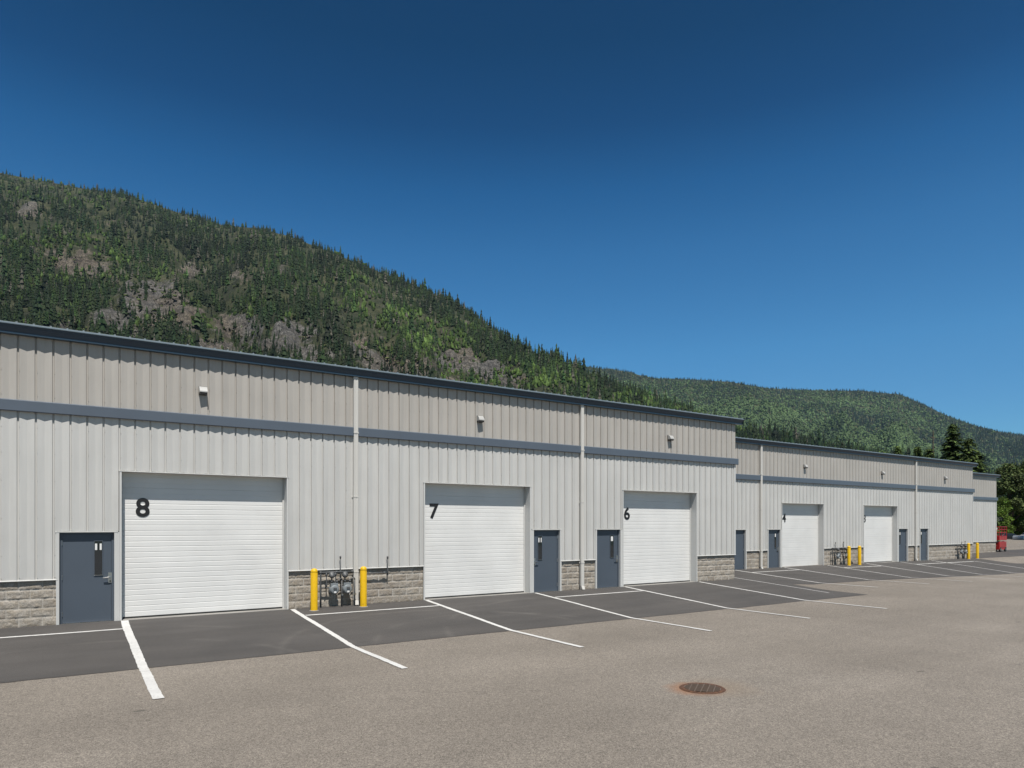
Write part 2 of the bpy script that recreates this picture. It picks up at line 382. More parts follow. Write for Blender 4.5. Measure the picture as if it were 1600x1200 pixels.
for i,(s0,s1) in enumerate(((27.2,30.9),(34.9,38.6),(42.6,46.2),(46.4,50.0))): paint([(s0,20.6),(s1,20.6)], .09, 60+i)

# ------------------------------------------------------------------ cladding
PER, PH = .3137, 6.9967
def prof_pts(s0, s1, ph=PH, per=PER):
    """break points (s, depth) of the ribbed sheet between s0 and s1"""
    key = [(-.022,0),(-.013,.036),(.013,.036),(.022,0),(.045,.0015),(per/2,.020),(per-.045,.0015)]
    def dep(s):
        u = (s-ph+.022)%per-.022
        kk = key+[(per-.022,0)]
        for (a_,da),(b_,db) in zip(kk[:-1],kk[1:]):
            if a_ <= u <= b_: return da+(db-da)*(u-a_)/(b_-a_)
        return 0
    out = [(s0,dep(s0))]; k0 = math.floor((s0-ph)/per)-1; k1 = math.ceil((s1-ph)/per)+1
    for k in range(k0,k1+1):
        for u,d in key:
            s = ph+k*per+u
            if s0+1e-4 < s < s1-1e-4: out.append((s,d))
    out.append((s1,dep(s1))); return out
def clad_front(mb, s0, s1, z0, z1, yf, screws=(), ph=PH):
    p = prof_pts(s0,s1,ph); n = len(p); v = [(s,yf+d,z0) for s,d in p]+[(s,yf+d,z1) for s,d in p]
    mb.add(v, [(i,i+1,n+i+1,n+i) for i in range(n-1)])
    k0 = math.ceil((s0-ph)/PER); k1 = math.floor((s1-ph)/PER)
    for k in range(k0,k1+1):
        for zs in screws:
            if not (z0+.03 < zs < z1-.03): continue
            zz = zs+random.uniform(-.008,.008); s = ph+k*PER+.026
            if s > s1-.01: continue
            r_ = .009; y_ = yf
            vs = [(s+r_*math.cos(R(60*q)),y_-.001,zz+r_*math.sin(R(60*q))) for q in range(6)]+[(s+r_*.7*math.cos(R(60*q)),y_-.009,zz+r_*.7*math.sin(R(60*q))) for q in range(6)]
            mb.add(vs, [(q,(q+1)%6,6+(q+1)%6,6+q) for q in range(6)]+[tuple(range(6,12))])
def clad_side(mb, x, y0, y1, z0, z1, sgn):
    p = prof_pts(y0,y1); n = len(p); v = [(x-sgn*d,s,z0) for s,d in p]+[(x-sgn*d,s,z1) for s,d in p]
    mb.add(v, [(i,i+1,n+i+1,n+i) for i in range(n-1)])

def block_wall(parent, s0, s1, yf, z0, z1, step, side=None):
    """split-face masonry, every block rough and a little different"""
    BH, BL = .2, .42
    def field(s, z, yy):
        row = np.floor((z1-z)/BH); off = (row%2)*BL/2; u = (s+off)/BL; ci = np.floor(u); fu = (u-ci)*BL; fz = ((z1-z)-row*BH)
        e_ = np.minimum(np.minimum(fu,BL-fu), np.minimum(fz,BH-fz)); mort = np.clip(1-e_/.010,0,1)
        pil = np.clip(e_/.035,0,1)**.6
        tone = _h(ci, row, 3)
        d = pil*(.006+.012*vnoise(s*11,z*16,2)+.012*vnoise(s*38,z*46,3)+.003*tone)*(1-np.clip(mort*1.0,0,1))
        return d, mort, tone
    n = int((s1-s0)/step)+1; m_ = int((z1-z0)/step)+1
    S = np.linspace(s0,s1,n); Z = np.linspace(z0,z1,m_); SS,ZZ = np.meshgrid(S,Z,indexing='ij')
    d,mo,to = field(SS,ZZ,0)
    if side is None: co = np.stack([SS,np.full_like(SS,yf)-d+.012,ZZ],-1).reshape(-1,3)
    else: co = np.stack([np.full_like(SS,side)+d-.012,SS,ZZ],-1).reshape(-1,3)
    idx = np.arange(n*m_).reshape(n,m_); q = np.stack([idx[:-1,:-1],idx[1:,:-1],idx[1:,1:],idx[:-1,1:]],-1).reshape(-1,4)
    return co, q, mo.ravel(), to.ravel()
def np_mesh(name, co, faces, mats, parent=None, attrs={}, col=None, smooth=False):
    """faces: (n,k) int array"""
    me = bpy.data.meshes.new(name); k = faces.shape[1]
    me.vertices.add(len(co)); me.vertices.foreach_set('co', np.ascontiguousarray(co,dtype=np.float32).ravel())
    me.loops.add(len(faces)*k); me.loops.foreach_set('vertex_index', np.ascontiguousarray(faces,dtype=np.int32).ravel())
    me.polygons.add(len(faces)); me.polygons.foreach_set('loop_start', np.arange(0,len(faces)*k,k,dtype=np.int32))
    for m_ in mats: me.materials.append(m_)
    if smooth: me.polygons.foreach_set('use_smooth', np.ones(len(faces),bool))
    else: me.polygons.foreach_set('use_smooth', np.zeros(len(faces),bool))
    for a_,v in attrs.items():
        at = me.attributes.new(a_,'FLOAT','POINT'); at.data.foreach_set('value', np.ascontiguousarray(v,dtype=np.float32))
    if col is not None:
        at = me.color_attributes.new('Col','FLOAT_COLOR','POINT'); cc = np.ones((len(co),4),np.float32); cc[:,:3] = col; at.data.foreach_set('color', cc.ravel())
    me.update(calc_edges=True)
    o = bpy.data.objects.new(name, me); COL.objects.link(o)
    if parent: o.parent = parent
    return o

_font_cache = {}
def digit(ch, height, parent, loc):
    cu = bpy.data.curves.new('number','FONT'); cu.body = ch; cu.size = 1; cu.extrude = .004; cu.offset = .022; cu.align_x = 'CENTER'; cu.resolution_u = 8
    t = bpy.data.objects.new('tmp', cu); COL.objects.link(t); bpy.context.view_layer.update()
    me = bpy.data.meshes.new_from_object(t.evaluated_get(bpy.context.evaluated_depsgraph_get())); bpy.data.objects.remove(t)
    ys = [v.co.y for v in me.vertices]; xs = [v.co.x for v in me.vertices]; k = height/(max(ys)-min(ys)); cx = (max(xs)+min(xs))/2; cy = (max(ys)+min(ys))/2
    for v in me.vertices: v.co = Vector((loc[0]+(v.co.x-cx)*k*1.0, loc[1]-v.co.z, loc[2]+(v.co.y-cy)*k))
    me.materials.clear(); me.materials.append(M['black']); me.name = 'door_number'
    o = bpy.data.objects.new('door_number', me); COL.objects.link(o); o.parent = parent; return o

REC = .31     # how far the overhead doors sit behind the cladding
def overhead_door(parent, s0, s1, yf, zb, zt, num=None):
    yd = yf+REC; mb = MB(); z0 = zb+.035; z1 = zt+.15
    # moulded sections: profile of (y,z) with shallow ribs and deeper section joints
    prof = []; nsec = 7; H = (z1-z0)/nsec
    for k in range(nsec):
        a_ = z0+k*H; prof += [(yd+.009,a_),(yd+.009,a_+.004),(yd,a_+.010)]
        for q in range(1,4):
            zc = a_+H*q/4; prof += [(yd,zc-.014),(yd+.0036,zc-.006),(yd+.0036,zc+.002),(yd-.0005,zc+.010)]
        prof += [(yd,a_+H-.010)]
    n = len(prof); v = [(s0,y,z) for y,z in prof]+[(s1,y,z) for y,z in prof]
    mb.add(v, [(i,n+i,n+i+1,i+1) for i in range(n-1)])
    leaf = mb.build('overhead_door', M['ohdoor'], parent, fix=False)
    mb = MB(); mb.box(s0,s1,yd-.015,yd+.03,zb+.008,z0+.004); mb.build('bottom_seal', M['seal'], leaf)
    fr = MB()   # jambs and head lining, with a trim lip on the face of the wall
    t = .004; lip = .045
    fr.box(s0-lip,s0-.0,yf-.008,yf+.04,zb,zt+.0); fr.box(s1,s1+lip,yf-.008,yf+.04,zb,zt)
    fr.box(s0-.03,s0-.001,yf+.04,yd+.05,zb,zt); fr.box(s1+.001,s1+.03,yf+.04,yd+.05,zb,zt)
    fr.box(s0-.03,s1+.03,yf+.04,yd+.05,zt+.001,zt+.03)
    fr.prism_x([(yf-.016,zt-.008),(yf-.016,zt+.006),(yf-.010,zt+.012),(yf+.04,zt+.012),(yf+.04,zt-.004)], s0-lip-.01, s1+lip+.01)
    fr.box(s0+.0,s0+.035,yd-.03,yd-.006,zb,zt+.03); fr.box(s1-.035,s1,yd-.03,yd-.006,zb,zt+.03)
    fr.build('door_surround', M['trim'], leaf, bevel=.002)
    if num: digit(num, .45, leaf, (s0+(.45 if s0<25 else .60), yd-.008, 2.61+zb))
    th = MB(); th.box(s0-.03,s1+.03,yf-.03,yd+.1,zb-.15,zb+.006); th.build('threshold', M['conc'], leaf)
    return leaf
def ped_door(parent, s0, s1, yf, zb, zt, handle, white_bits=2):
    yr = yf+.075; w_ = s1-s0; F = .048
    d = MB(); d.box(s0+F,s1-F,yr+.018,yr+.06,zb+.012,zt-F)
    leaf = d.build('entrance_door', M['pdoor'], parent, bevel=.003)
    f = MB(); f.box(s0,s0+F-.002,yr-.0,yr+.1,zb,zt); f.box(s1-F+.002,s1,yr,yr+.1,zb,zt); f.box(s0+F-.002,s1-F+.002,yr,yr+.1,zt-F+.002,zt); f.build('door_frame', M['pdoor'], leaf, bevel=.002)
    hs = 1 if handle=='R' else -1; xc = lambda q: (s0+q*w_) if hs==1 else (s1-q*w_)
    a_,b_ = sorted((xc(.635),xc(.78))); wz0, wz1 = zb+1.07, zb+1.83
    g = MB(); g.box(a_,b_,yr+.010,yr+.017,wz0,wz1); g.build('window_pane', M['glass'], leaf)
    fr = MB(); q = .014
    fr.box(a_-q,a_,yr+.004,yr+.0175,wz0-q,wz1+q); fr.box(b_,b_+q,yr+.004,yr+.0175,wz0-q,wz1+q); fr.box(a_,b_,yr+.004,yr+.0175,wz1,wz1+q)
    fr.build('window_frame', M['pdoor'], leaf)
    sl = MB(); sl.prism_x([(yr-.004,wz0-.016),(yr-.004,wz0-.010),(yr+.0175,wz0),(yr+.0175,wz0-.016)],a_-.01,b_+.01); sl.build('window_sill', M['steel'], leaf)
    pn = MB()
    if white_bits==2: 
        pn.box(a_+.010,a_+.052,yr+.007,yr+.0095,wz1-.20,wz1-.055); pn.box(b_-.05,b_-.012,yr+.007,yr+.0095,wz1-.20,wz1-.055)
    else: pn.box(a_+.03,b_-.03,yr+.007,yr+.0095,wz1-.20,wz1-.04)
    pn.build('white_patch', M['offwhite'], leaf)  # small white rectangles near the top of the pane
    h = MB(); hx = xc(.925); hz = zb+1.0
    h.lathe([(.034,0),(.034,-.012),(.026,-.02),(.012,-.022),(.012,-.062)],16,(hx,yr+.018,hz),axis='y')
    h.tube([(hx,yr-.045,hz),(hx-hs*.03,yr-.052,hz),(hx-hs*.14,yr-.05,hz-.008)],[.015,.016,.012],10)
    h.lathe([(.026,0),(.026,-.014),(.018,-.02)],16,(hx+hs*.005,yr+.018,hz-.085),axis='y')
    h.box(hx-.035,hx+.035,yr-.002,yr+.018,hz-.12,hz+.11)
    h.build('door_handle', M['steel'], leaf, smooth=False)
    for zz in (zb+.22,zb+1.03,zb+1.8):
        hg = MB(); hx2 = s0+F+.002 if hs==1 else s1-F-.002
        hg.tube([(hx2,yr+.004,zz-.055),(hx2,yr+.004,zz+.055)],.008,8); hg.build('hinge', M['steel'], leaf)
    th = MB(); th.box(s0+F,s1-F,yr-.03,yr+.09,zb-.05,zb+.010); th.build('threshold', M['steel'], leaf)
    return leaf
def downspout(parent, s, yf, zt, zb, strap_z):
    d = MB(); w_, dp, y0 = .125, .095, yf-.004
    x0,x1,ya,yb = s-w_/2, s+w_/2, y0-dp, y0-.004
    def seg(za,zb_,g=0.0):
        # softly ribbed rectangular pipe
        P = [(x0-g,yb),(x0-g,ya+.012-g),(x0+.012,ya-g),(s-.03,ya-g),(s-.022,ya+.006-g),(s+.022,ya+.006-g),(s+.03,ya-g),(x1-.012,ya-g),(x1+g,ya+.012-g),(x1+g,yb)]
        n = len(P); v = [(x,y,za) for x,y in P]+[(x,y,zb_) for x,y in P]
        d.add(v,[(i,(i+1)%n,n+(i+1)%n,n+i) for i in range(n)]+[tuple(range(n)),tuple(range(2*n-1,n-1,-1))])
    seg(3.2,zt); seg(.16+zb,3.205,.004)
    o = d.build('downspout', M['spout'], parent)
    sh = MB()
    sh.add([(x0,yb,zb+.16),(x1,yb,zb+.16),(x1,ya,zb+.16),(x0,ya,zb+.16),(x0+.01,yb,zb+.03),(x1-.01,yb,zb+.03),(x1-.01,ya-.05,zb+.04),(x0+.01,ya-.05,zb+.04)],[(0,1,2,3),(4,5,6,7),(0,1,5,4),(1,2,6,5),(2,3,7,6),(3,0,4,7)])
    sh.build('outlet_shoe', M['spout'], o)
    for z in strap_z:
        st = MB(); st.box(x0-.03,x1+.03,yf-.010,yf-.004,z,z+.035); st.box(x0-.007,x1+.007,ya-.008,yf-.004,z,z+.035); st.build('strap', M['spout'], o)
    return o

def warehouse(label, s0, s1, yf, depth, zb, eave, band, blk, ohd, ped, spouts, left_end, step, ph, zped, zoh):
    root = empty('warehouse_building', (s0,yf,zb), label, 'building'); 
    class P: pass
    inv = Matrix.Translation((-s0,-yf,-zb))
    # openings as (s0,s1,top)
    op = sorted([(a_-.0,b_+.0,zoh) for a_,b_,_ in ohd]+[(a_,b_,zped) for a_,b_,_,_ in ped])
    gap = .05
    cl = MB(); rows = [z for z in (1.06,1.55,2.35,3.15,3.75,4.3)]
    x = s0; pieces = []; mids = []
    for a_,b_,zt in op:
        aa, bb = a_-gap, b_+gap
        if aa > x+.02: pieces.append((x,aa,blk))
        if aa < x: aa = x
        mids.append((max(aa,x),bb,zt)); x = bb
    pieces.append((x,s1,blk))
    for a_,b_,z in pieces: 
        if b_-a_ > .16: clad_front(cl,a_,b_,z,band[0]+.1,yf,rows,ph)
    for a_,b_,zt in mids: clad_front(cl,a_,b_,zt+.02,band[0]+.1,yf,rows,ph)
    for a_,b_,z in pieces:
        if b_-a_ <= .16: clad_front(cl,a_,b_,max(zped,z)+.02,band[0]+.1,yf,rows,ph)
    clad_side(cl,s1,yf+.01,yf+depth,blk,band[0]+.1,1); clad_side(cl,s0,yf+.01,yf+depth,blk,band[0]+.1,-1)
    lower = cl.build('lower_cladding', M['clad_low'], root, fix=False)
    cu = MB(); clad_front(cu,s0,s1,band[0]+.1,eave-.02,yf,(4.98,5.5,6.05),ph); clad_side(cu,s1,yf+.01,yf+depth,band[0]+.1,eave-.02,1); clad_side(cu,s0,yf+.01,yf+depth,band[0]+.1,eave-.02,-1)
    # gable infill + back wall
    rise = depth*.02
    for xx in (s0+.04,s1-.04): cu.add([(xx,yf+.05,eave-.03),(xx,yf+depth-.05,eave-.03),(xx,yf+depth-.05,eave+rise*2-.05)],[(0,1,2)])
    cu.add([(s0,yf+depth,zb),(s1,yf+depth,zb),(s1,yf+depth,eave+rise*2-.03),(s0,yf+depth,eave+rise*2-.03)],[(0,1,2,3)])
    cu.build('upper_cladding', M['clad_up'], root, fix=False)
    # corner trims
    for xx,sg in ((s1,1),)+(((s0,-1),) if left_end else ()):
        ct = MB(); ct.box(min(xx-sg*.09,xx+sg*.008),max(xx-sg*.09,xx+sg*.008),yf-.008,yf+.10,blk-.02,band[0]-.003); ct.build('corner_trim', M['trim'], root)
    
    # dark band
    bm_ = MB(); ex = s1+.10
    prof = [(yf+.02,band[0]+.01),(yf-.062,band[0]),(yf-.075,band[0]+.015),(yf-.075,band[1]-.02),(yf-.055,band[1]),(yf+.02,band[1]+.01)]
    x_ = s0-(.1 if left_end else 0)
    bm_.prism_x(prof, x_, ex); o = bm_.build('band_trim', M['band'], root)
    # gutter along the eave
    g = MB(); ge = s1+.28; zt = eave
    prof = [(yf+.03,zt-.03),(yf-.21,zt-.042),(yf-.215,zt-.055),(yf-.175,zt-.11),(yf-.15,zt-.165),(yf-.138,zt-.190),(yf-.140,zt-.193),(yf-.140,zt-.235),(yf+.01,zt-.235)]
    g.prism_x(prof, x_-.15 if left_end else s0-.3, ge); g.build('gutter', M['fascia'], root)
    ev = MB(); ev.prism_x([(yf-.15,zt+.002),(yf-.222,zt-.034),(yf-.222,zt-.050),(yf-.216,zt-.054),(yf-.205,zt-.040),(yf-.14,zt-.008)], x_-.15 if left_end else s0-.3, ge+.005); ev.build('eave_flashing', M['eave'], root)
    # roof sheet with standing ribs, its lit edge shows above the gutter
    r = MB(); xs = s0-.28
    n = int((ge+.02-xs)/.30)
    for k in range(n+1):
        xa = xs+k*.30; xb = min(xa+.30,ge+.02)
        for (u0,u1,h) in ((0,.035,.022),(.035,.30,.0)):
            p0,p1 = xa+u0, min(xa+u1,xb)
            if p1<=p0: continue
            r.add([(p0,yf-.165,zt+.004+h),(p1,yf-.165,zt+.004+h),(p1,yf+depth,zt+rise*2+.02+h),(p0,yf+depth,zt+rise*2+.02+h)],[(0,1,2,3)])
            r.add([(p0,yf-.165,zt-.010),(p1,yf-.165,zt-.010),(p1,yf-.165,zt+.004+h),(p0,yf-.165,zt+.004+h)],[(0,1,2,3)])
            if h:
                for xx in (p0,p1): r.add([(xx,yf-.165,zt+.004),(xx,yf+depth,zt+rise*2+.02),(xx,yf+depth,zt+rise*2+.02+h),(xx,yf-.165,zt+.004+h)],[(0,1,2,3)])
    r.build('roof', M['roof'], root)
    # rake fascia at the right end
    rk = MB(); rk.add([(ge,yf-.19,zt-.22),(ge,yf+depth,zt+rise*2-.22),(ge,yf+depth,zt+rise*2+.02),(ge,yf-.19,zt-.002),(s1+.02,yf-.0,zt-.22),(s1+.02,yf+depth,zt+rise*2-.22)],[(0,1,2,3),(0,1,5,4)])
    rk.build('rake_trim', M['fascia'], root)
    # block plinth
    runs = []; x = s0
    for a_,b_,zt_ in op:
        if a_-.06-x > .15: runs.append((x,a_-.045))
        x = b_+.045
    runs.append((x,s1+.0))
    for a_,b_ in runs:
        st = step if b_> -1.6 else .05
        co,q,mo,to = block_wall(root,a_,b_,yf+.055,zb-.12,blk-.01,st)
        np_mesh('block_plinth', co, q, [M['block']], root, {'mortar':mo,'tone':to}, smooth=True)
    co,q,mo,to = block_wall(root,yf+.07,yf+6,0,zb-.12,blk-.01,max(step,.04),side=s1-.0)
    np_mesh('block_plinth', co, q, [M['block']], root, {'mortar':mo,'tone':to}, smooth=True)
    # drip flashing over the blocks
    for a_,b_ in runs:
        fl = MB(); fl.prism_x([(yf+.09,blk+.008),(yf-.004,blk+.008),(yf-.014,blk-.002),(yf-.014,blk-.012),(yf-.010,blk-.012),(yf-.009,blk+.000),(yf+.09,blk+.000)], a_-.02, b_+.02)
        fl.build('drip_flashing', M['trim'], root)
    # opening trims of the small doors
    for a_,b_,_,_ in ped:
        tr = MB()
        for (p,q) in ((a_-.062,a_-.002),(b_+.002,b_+.062)):
            hit = [1 for c_,d_,_ in ohd if c_-.05<q and d_+.05>p]
            if hit:
                oc = [c_ for c_,d_,_ in ohd if c_-.05<q and d_+.05>p][0]; od = [d_ for c_,d_,_ in ohd if c_-.05<q and d_+.05>p][0]
                if p < oc: q = oc-.047
                else: p = od+.047
            if q-p>.01: tr.box(p,q,yf-.010,yf+.15,zb-.05,zped)
        # fill between small door and overhead door
        for c_,d_,_ in ohd:
            if 0 < c_-b_ < .5: tr.box(b_+.063 if c_-.047>b_+.064 else b_+.06,max(c_-.047,b_+.064),yf-.006,yf+.12,zb-.05,zped)
            if 0 < a_-d_ < .5: tr.box(min(d_+.047,a_-.064),a_-.063,yf-.006,yf+.12,zb-.05,zped)
        tr.prism_x([(yf-.016,zped-.008),(yf-.016,zped+.006),(yf-.010,zped+.012),(yf+.05,zped+.012),(yf+.05,zped-.004)], a_-.075, b_+.075 )
        tr.box(a_-.03,b_+.03,yf+.04,yf+.2,zped-.002,zped+.05)
        tr.build('door_trim', M['trim'], root)
    for a_,b_,num in ohd: overhead_door(root,a_,b_,yf,zb,zoh,num)
    for a_,b_,h,nn in ped: ped_door(root,a_,b_,yf,zb,zped,h,nn)
    for s in spouts: downspout(root,s,yf,eave-.2,zb-.02,(4.70,2.95,.9+zb))
    # liner so nothing shows through the rib gaps
    ln = MB(); ln.box(s0+.1,s1-.1,yf+depth-.3,yf+depth-.1,zb,eave-.1); ln.build('liner', M['conc'], root)
    for ch in root.children:   # meshes were written in world coordinates; shift them so the Empty is the thing's base
        ch.matrix_parent_inverse = root.matrix_basis.inverted()
    return root
warehouse('nearest long grey metal warehouse, with overhead doors numbered 8, 7 and 6', SA0,SA1,YA,22,0,6.48,(4.62,4.87),1.0,
  [(1.08,4.80,'8'),(8.76,12.49,'7'),(16.53,20.31,'6')], [(-.11,.93,'R',2),(12.64,13.70,'L',2),(15.30,16.38,'R',1)], [-1.36,6.64,14.60], True, .02, PH, 2.04, 3.43)
warehouse('set-back middle section of metal warehouse, with overhead doors numbered 4 and 3', SA1,SB1,YB,22,-.05,6.44,(4.42,4.68),.91,
  [(30.93,34.60,'4'),(38.62,42.31,'3')], [(26.95,28.01,'L',0+1),(29.80,30.77,'R',1),(42.48,43.52,'L',1),(45.09,46.08,'L',1)], [29.15,44.45], False, .03, SA1+.1, 1.96, 3.33)
warehouse('farthest and smallest-looking warehouse section, without doors, at the right end of the row', SB1,SC1,YC,22,-.12,6.42,(4.24,4.50),.80, [], [], [], False, .04, SB1+.1, 1.96, 3.3)

# ------------------------------------------------------------------ fixtures
def make_lamp(label):
    root = empty('wall_light', (0,0,0), label, 'wall light', 'wall lights under the eaves')
    a_ = MB(); a_.prism_x([(0,.0),(0,.15),(-.06,.145),(-.11,.105),(-.15,.03),(-.15,.0)], -.09,.09); a_.build('housing', M['lampbody'], root, bevel=.006)
    b_ = MB(); b_.prism_x([(-.01,-.001),(-.14,-.001),(-.13,-.04),(-.02,-.06)], -.08,.08); b_.build('lens', M['lampglass'], root)
    c_ = MB(); c_.box(-.09,.09,0,.02,-.045,.16); c_.build('back_plate', M['lampglass'], root)
    return root
lamp0 = None
for s,yf,z,lb in ((2.79,YA,5.40,'nearest and largest-looking wall light, high on the taupe wall above the leftmost overhead door'),(10.6,YA,5.38,'grey wall light midway between the two tall downspouts of the nearest warehouse'),(18.83,YA,5.38,'grey wall light on the nearest warehouse between its last downspout and its right corner'),
                  (32.86,YB,5.25,'small wall light just right of the first downspout on the middle warehouse section'),(40.56,YB,5.23,'small wall light just left of the far downspout on the middle warehouse section'),(48.26,YB,5.22,'farthest small wall light, right of the last downspout')):
    if lamp0 is None: lamp0 = make_lamp(lb); o = lamp0
    else: o = copy_tree(lamp0)
    o['label'] = lb; o.location = (s,yf-.012,z)
def make_bollard(label):
    root = empty('bollard', (0,0,0), label, 'bollard', 'yellow bollards guarding the gas meters')
    a_ = MB(); H = 1.02; r_ = .09
    pr = [(r_+.002,-.25),(r_+.002,.0),(r_,.02),(r_,H-.05),(r_-.002,H-.045),(r_-.002,H-.035),(r_,H-.03),(r_,H)]
    pr += [(r_*math.cos(R(t)), H+r_*.82*math.sin(R(t))) for t in (15,30,45,60,75,87)]
    a_.lathe(pr,32); o = a_.build('sleeve', M['yellow'], root, smooth=True)
    md = o.modifiers.new('es','EDGE_SPLIT'); md.split_angle = R(35)
    b_ = MB(); b_.lathe([(.12,-.2),(.12,.006),(.10,.012)],24); b_.build('footing', M['conc'], root)
    return root
bol0 = None
for s,y,lb in ((5.38,17.49,'nearest yellow bollard, left of the gas meters between doors 8 and 7'),(6.74,17.55,'yellow bollard right of the nearest gas meters, beside the foot of a downspout'),
               (36.27,21.13,'left yellow bollard of the pair between doors 4 and 3'),(37.34,21.14,'right yellow bollard of the pair, next to door 3'),
               (51.05,21.35,'left yellow bollard of the far pair near the last warehouse section'),(52.35,21.35,'rightmost yellow bollard, at the corner before the last warehouse section')):
    if bol0 is None: bol0 = make_bollard(lb); o = bol0
    else: o = copy_tree(bol0)
    o['label'] = lb; o.location = (s,y,gz(s,y)+.007)
def gas_meter(label, s, yf, zb, flip=1, group='gas meters on the wall'):
    """one meter with its regulator, riser and tap; s is the meter's centre"""
    root = empty('gas_meter', (s,yf-.0,zb), label, 'gas meter', group)
    b_ = MB(); b_.lathe([(.04,-.09),(.112,-.095),(.128,-.11),(.130,-.125)],28,(0,0,.47),axis='y'); b_.lathe([(.137,-.125),(.137,-.145)],28,(0,0,.47),axis='y')
    b_.lathe([(.128,-.145),(.124,-.20),(.10,-.235),(.05,-.245)],28,(0,0,.47),axis='y'); b_.box(-.10,.10,-.20,-.10,.56,.645)
    body = b_.build('meter_body', M['meter'], root, bevel=.004)
    d_ = MB(); d_.box(-.045,.045,-.262,-.244,.47,.53); d_.build('index_window', M['pipe'], body, bevel=.006)
    d_ = MB(); d_.box(-.030,.030,-.255,-.246,.385,.425); d_.build('badge', M['offwhite'], body)
    p = MB()
    p.tube([(-.07,-.18,.64),(-.07,-.18,.76),(-.07,-.14,.80),(-.07,-.12,.92)],.017,10)
    p.tube([(.07,-.18,.64),(.07,-.18,.72),(.12,-.18,.76),(.2,-.16,.76),(.22,-.14,.70)],.015,10)
    p.tube([(.22,-.14,.74),(.22,-.14,.0)],.017,10)
    p.lathe([(.028,.66),(.028,.72)],10,(-.07,-.18,0)); p.lathe([(.028,.66),(.028,.71)],10,(.07,-.18,0))
    p.build('riser_pipe', M['pipe'], root, smooth=True)
    r_ = MB(); r_.lathe([(.0,-.055),(.075,-.045),(.085,-.01),(.085,.01),(.07,.035),(.035,.05),(.03,.10)],18,(-.07,-.20,.86),axis='y'); r_.build('regulator', M['pipe'], root, smooth=True)
    v_ = MB(); v_.box(.205,.235,-.185,-.155,.30,.345); v_.box(.19,.25,-.19,-.185,.315,.33); v_.build('shutoff_tap', M['steel'], root)
    return root
gas_meter('left grey gas meter between doors 8 and 7, nearer the first bollard', 6.00, YA, 0)
gas_meter('right grey gas meter between doors 8 and 7, close to the downspout', 6.36, YA, 0)
gas_meter('small gas meter left of the bollard pair between doors 4 and 3', 35.75, YB, -.02)
gas_meter('small dark gas meter behind the left bollard of the pair between doors 4 and 3', 36.6, YB, -.02)
gas_meter('farthest gas meter, left of the far bollard pair', 50.25, YB, -.09)
gas_meter('far gas meter partly hidden behind the left bollard of the far pair', 50.85, YB, -.09)
def manifold(label, s0, s1, yf, zb, vents, taps):
    root = empty('gas_pipe', (s0,yf,zb), label, 'pipe')
    p = MB(); Ln = s1-s0
    p.tube([(0,-.09,.93),(Ln,-.09,.93)],.020,10)
    p.tube([(0,-.09,.93),(-.0,-.09,.86),(-.0,-.09,.40),(.0,-.09,-.02)],.022,10)
    for t in taps:
        p.tube([(t,-.09,.93),(t,-.10,.86),(t,-.12,.62),(t-.05,-.13,.50)],.015,8); p.lathe([(.03,.84),(.033,.86),(.033,.89),(.03,.90)],10,(t,-.10,0))
    p.tube([(0.02,-.09,.52),(.30,-.10,.52)],.018,8)
    for t in (.0,Ln*.5,Ln): p.lathe([(.032,-.03),(.032,.03)],10,(t,-.09,.93),axis='x')
    p.build('header_pipe', M['pipe'], root, smooth=True)
    for t,h in vents:
        v_ = MB(); v_.tube([(t,-.09,.70),(t,-.09,.93),(t,-.055,1.0),(t,-.055,h)],.016,8); v_.lathe([(.022,0),(.024,.05),(.016,.07)],10,(t,-.055,h-.03)); v_.build('vent_pipe', M['pipe'], root, smooth=True)
    return root
manifold('grey gas header pipe with a vent above both meters between doors 8 and 7', 5.66, 6.53, YA, 0, [(.55,1.32)], [.15,.40])
root = empty('gas_pipe', (6.75,YA,0), 'thin grey pipe right of the downspout, ending in an upright vent near door 7', 'pipe')
p = MB(); p.tube([(0,-.07,.86),(.82,-.07,.86)],.018,10); p.lathe([(.03,-.04),(.03,.04)],10,(.72,-.07,.86),axis='x'); p.build('header_pipe', M['pipe'], root, smooth=True)
p = MB(); p.tube([(.82,-.07,.78),(.82,-.07,.94),(.82,-.055,1.0),(.82,-.055,1.30)],.017,10); p.lathe([(.024,0),(.026,.05),(.016,.07)],10,(.82,-.055,1.25)); p.build('vent_pipe', M['pipe'], root, smooth=True)
manifold('gas header pipe with two vents between doors 4 and 3', 35.3, 37.0, YB, -.02, [(.35,1.22),(1.15,1.24)], [.2,1.0])
manifold('far gas header pipe with two vents beside the far bollards', 49.8, 51.2, YB, -.09, [(.75,1.12),(1.2,1.15)], [.2,1.0])

# drain in the lot
root = empty('drain_grate', (RUST[0],RUST[1],gz(*RUST)), 'round rusty iron drain grate set in the asphalt, foreground right', 'drain')
f = MB(); f.lathe([(.33,.001),(.345,.012),(.315,.014),(.30,.008),(.30,-.0)],48); 
f2 = MB()
n = 48; ring = [(.27,.010),(.30,.016),(.325,.016),(.345,.004)]
vs = [(r_*math.cos(2*math.pi*k/n), r_*math.sin(2*math.pi*k/n), z) for r_,z in ring for k in range(n)]
f2.add(vs,[(i*n+k,i*n+(k+1)%n,(i+1)*n+(k+1)%n,(i+1)*n+k) for i in range(3) for k in range(n)]); f2.build('frame', M['rust'], root, smooth=True)
d_ = MB(); d_.add([(.28*math.cos(2*math.pi*k/n),0.28*math.sin(2*math.pi*k/n),-.0) for k in range(n)],[tuple(range(n))]); d_.build('pit_shade', M['hole_shade'], root)  # flat black disc, the shade of the hole put in as colour
gr = MB()
for k in range(-5,6):
    x = k*.054; h = math.sqrt(max(0,.272**2-x*x))
    if h > .05: gr.box(x-.009,x+.009,-h,h,.000,.018)
